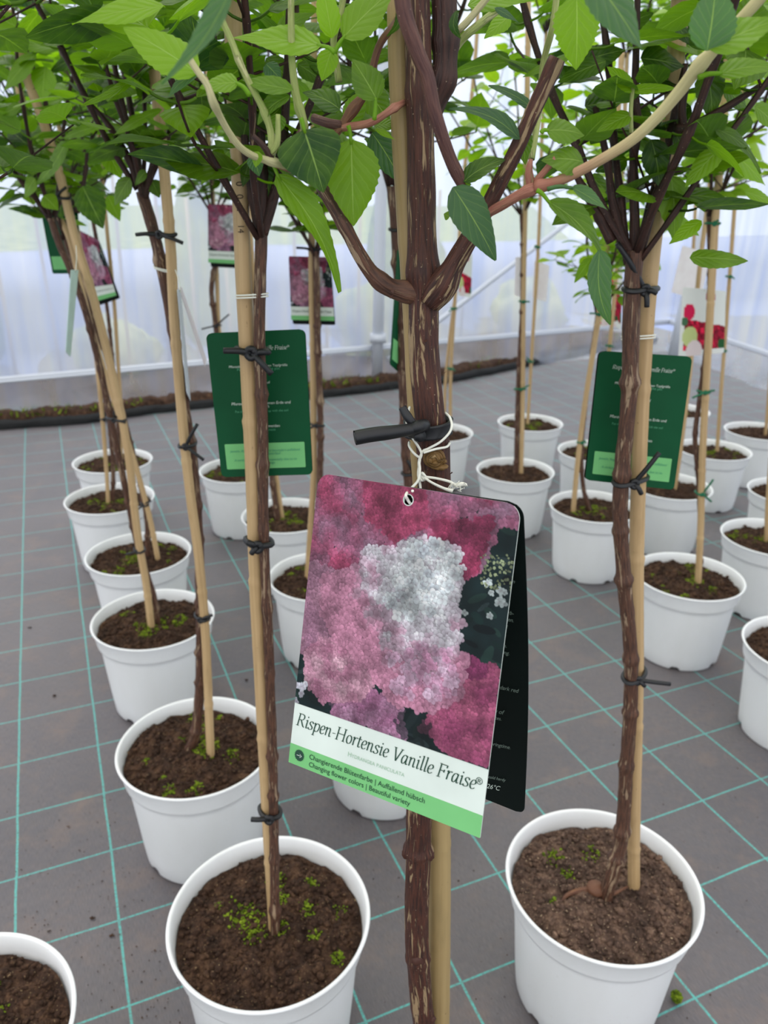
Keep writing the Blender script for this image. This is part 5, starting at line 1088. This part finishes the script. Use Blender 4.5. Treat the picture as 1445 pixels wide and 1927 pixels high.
def pink_tag(label, c, Ys, top, back=(.0, .012)):
    q = qpx(c, Ys); t = thing('plant_tag', q(.5, 0), label, 'plant tag', 'hydrangea care tags')
    panel('front_panel', q, t, CARDW, 8, 10, rt=.003, thick=.0006); fp_ = t.children[0]
    panel('flower_picture', q, fp_, PRINT, 90, 125, rt=.003, off=.0004, img=TAGIMG)
    title_uv('title_lettering', q, 'Rispen-Hortensie Vanille Fraise', .03, .875, .92, INKD, fp_, .0008)
    b = Quad(q(.02, .0, -.001), q(1.0, .0, -.001), q(1.03, 1.07, -.015), q(.03, 1.07, -.015)); panel('back_panel', b, t, CARDB, 8, 10, rt=.003, rb=.003, thick=.0006)
    g = G(); tp_ = at_y(*top); tube(g, [q(.5, .04, .001), q(.5, .0, .001).lerp(tp_, .5)+Vector((.001, 0, 0)), tp_], .0006, 6, 4); g.put('string', STRING, t); return t
y9, y11 = T[9]['c'].y, T[11]['c'].y
pink_tag('pink flower tag half hidden behind the long cane of the left front tree', [(391, 384), (462, 386), (466, 498), (392, 494)], [y9-.02, y9-.018, y9-.035, y9-.035], (405, 372, y9-.005))
pink_tag('pink flower tag hanging behind a bamboo cane, right above the dark green tag', [(543, 482), (622, 484), (629, 604), (548, 602)], [y11+.022, y11+.03, y11+.015, y11+.008], (592, 458, y11+.012))
pink_tag('skewed pink flower tag in the back left, below the hanging leaves', [(146, 432), (186, 452), (219, 556), (178, 568)], [T[7]['c'].y-.05]*4, (168, 420, T[7]['c'].y-.04))
def plain_tag(label, c, Ys, mats, strg, cat='plant tag', band=None, img=None, name='plant_tag', group=None):
    q = qpx(c, Ys); t = thing(name, q(.5, 0), label, cat, group); p = panel('card', q, t, mats, 12, 16, rt=.003, rb=.003, thick=.0007)
    if band: lq = Quad(q(.06, .75, .0004), q(.94, .75, .0004), q(.94, .94, .0004), q(.06, .94, .0004)); panel('light_box', lq, p, band, 3, 3, thick=.0001)
    if img is not None: panel('rose_picture', q, p, PRINT, 60, 70, rt=.003, rb=.003, off=.0005, img=img)
    g = G(); tube(g, [q(.5, .03, .001), q(.5, 0, .001).lerp(strg, .5)+Vector((.001, 0, 0)), strg], .0006, 6, 4); g.put('string', STRING, t); return t, q
y6, y5, y12 = T[6]['c'].y, T[5]['c'].y, T[12]['c'].y
plain_tag('dark green tag at the upper left, partly behind two leaning canes', [(74, 382), (146, 382), (152, 515), (99, 515)], [y5+.04]*4, CARDG, at_y(118, 372, y5+.02), band=CARDL, group='hydrangea care tags')
plain_tag('pale mint tag seen edge-on hanging by white string from the leaning left cane', [(134, 508), (148, 508), (133, 672), (124, 662)], [y4-.06, y4-.02, y4-.03, y4-.07], mat_card('mint_card', (196, 222, 212)), at_y(143, 462, y4-.02), group='hydrangea care tags')
t_, q_ = plain_tag('greyish folded tag seen edge-on beside the third left stem', [(334, 545), (340, 545), (359, 755), (352, 740)], [y3-.05, y3+.0, y3+.01, y3-.05], mat_card('grey_card', (190, 196, 202)), at_y(330, 508, y3-.01), group='hydrangea care tags')
qb = qpx([(337, 542), (342, 540), (389, 676), (386, 690)], [y3+.0, y3+.04, y3+.05, y3+.01]); panel('back_panel', qb, t_, mat_card('pinkish_card', (206, 196, 200)), 6, 8, thick=.0006)
g = G(); tube(g, [at_y(289, 500, y3+.0), at_y(291, 503, y3-.008), at_y(310, 508, y3-.009), at_y(330, 510, y3-.008), at_y(331, 508, y3)], .0007, 6, 5); tube(g, [at_y(290, 505, y3-.008), at_y(310, 511, y3-.0095), at_y(329, 513, y3-.008)], .0007, 6, 5); g.put('string', STRING, t_)
plain_tag('green tag seen nearly edge-on just left of the thick front stem', [(748, 470), (775, 480), (772, 720), (734, 686)], [y12-.02, y12+.03, y12+.03, y12-.02], CARDG, at_y(760, 432, y12+.005), band=CARDL, group='hydrangea care tags')
CARDP = mat_card('pinkish_white_card', (236, 228, 230)); y17, y19, y13, y14, y15, y25 = [T[k]['c'].y for k in (17, 19, 13, 14, 15, 25)]
plain_tag('rose tag with red blooms and pale green circle hanging behind a cane at the right', [(1285, 540), (1366, 548), (1362, 664), (1276, 672)], [y17+.03]*4, CARDP, at_y(1332, 518, y17+.01), img=ROSEIMG, group='rose tags')
plain_tag('blank white tag tilted behind the right front cane, above the red rose tag', [(1284, 462), (1337, 478), (1318, 566), (1263, 550)], [y19+.02]*4, CARDP, at_y(1322, 440, y19), group='rose tags')
plain_tag('small red and white tag hanging just right of the thick front stem', [(864, 474), (889, 476), (886, 560), (862, 556)], [y25+.02]*4, CARDP, at_y(866, 450, y25), img=ROSEIMG, group='rose tags')
plain_tag('thin white tag behind the front twin stake', [(970, 484), (988, 484), (986, 560), (968, 556)], [y13+.03]*4, CARDP, at_y(984, 460, y13), group='rose tags')
plain_tag('thin white tag hanging from the rearmost thin stake right of the twin stakes', [(1006, 490), (1034, 500), (1028, 568), (1002, 560)], [y14+.03]*4, CARDP, at_y(1013, 470, y14), group='rose tags')
plain_tag('red and white rose tag behind the slanting cane left of the right front stem', [(1118, 555), (1152, 548), (1164, 608), (1126, 616)], [y15+.03]*4, CARDP, at_y(1150, 520, y15), img=ROSEIMG, group='rose tags')
plain_tag('white and red tag between the right front stem and the slanting cane', [(1146, 470), (1172, 480), (1168, 620), (1150, 612)], [y15+.05]*4, CARDP, at_y(1160, 450, y15+.02), img=ROSEIMG, group='rose tags')

# stamp on the front left cane
sp1 = T[1]; Yk = y1_-.004; cane1 = [o for o in sp1['root'].children if o.name.startswith('bamboo')][0]
def on_cane(x, y):
    p = at_y(x, y, Yk); cx_ = at_y(along(sp1['cane'], y), y, Yk).x; d = p.x-cx_; R = sp1['rc']*1.10; Yf = Yk-math.sqrt(max(1e-8, R*R-d*d)); return at_y(x, y, Yf-.0001)
for s_, y, sz in (('4', 322, 19), ('0', 346, 19), ('0', 370, 19), ('2', 393, 19), ('14', 432, 17)):
    VF = text2d(s_); xm = (min(p[0] for p in VF[0])+max(p[0] for p in VF[0]))/2; xc = along(sp1['cane'], y)-1
    flat_text('stamp', VF, lambda a, b: on_cane(xc+(b-.35)*sz, y+(a-xm)*sz), STAMP, cane1)
# ---------------------------------------------------------------- loose bits on the mat
rr = random.Random(5)
g = G(); c = at_z(1272, 1880, .004)
for i in range(420):
    u = Vector((rr.gauss(0, 1), rr.gauss(0, 1), rr.gauss(0, 1))).normalized()*rr.uniform(.4, 1); crumb(g, (c.x+u.x*.0065, c.y+u.y*.0065, .0078+u.z*.0075), rr.uniform(.0009, .002), rr)
tag(g.put('moss_clump', MOSS), 'small clump of green moss lying on the mat beside the right front pot', 'moss clump')
for i, (x, y, r, lab) in enumerate(((174, 1727, .0028, 'dark soil crumb left of the left front pot, larger of two near the line'), (211, 1760, .0026, 'brown soil crumb on the mat just below the larger dark one'), (56, 1181, .0028, 'dark soil crumb on the mat far left, beside the long green line'), (128, 1556, .0018, 'tiny brown crumb on the mat above the soil stain at left'),
                               (463, 1279, .003, 'dark crumb on the mat between the third left pot and the left stem'), (150, 1600, .0013, 'blue-black speck on the mat at left'), (92, 1752, .0015, 'dark speck left of the two soil crumbs'), (102, 1309, .003, 'brown dry crumb on the mat at the left edge of the third row'))):
    g = G(); c = at_z(x, y, r*.5)
    for k in range(7): crumb(g, (c.x+rr.uniform(-r, r), c.y+rr.uniform(-r, r)*.7, r*.45), r*rr.uniform(.35, .7), rr)
    tag(g.put('soil_crumb', SOIL), lab, 'crumb', 'crumbs of soil on the mat')
g = G()
for i in range(420):
    x, y = (rr.uniform(0, 440), rr.uniform(1480, 1927)) if rr.random() < .75 else (rr.uniform(700, 1445), rr.uniform(1300, 1927)); c = at_z(x, y, .0008); crumb(g, c, rr.uniform(.0004, .0011), rr)
tag(g.put('grit', SOIL), 'fine grit and sand scattered over the weed mat', 'grit', kind='stuff')
print('objects', len(bpy.data.objects))
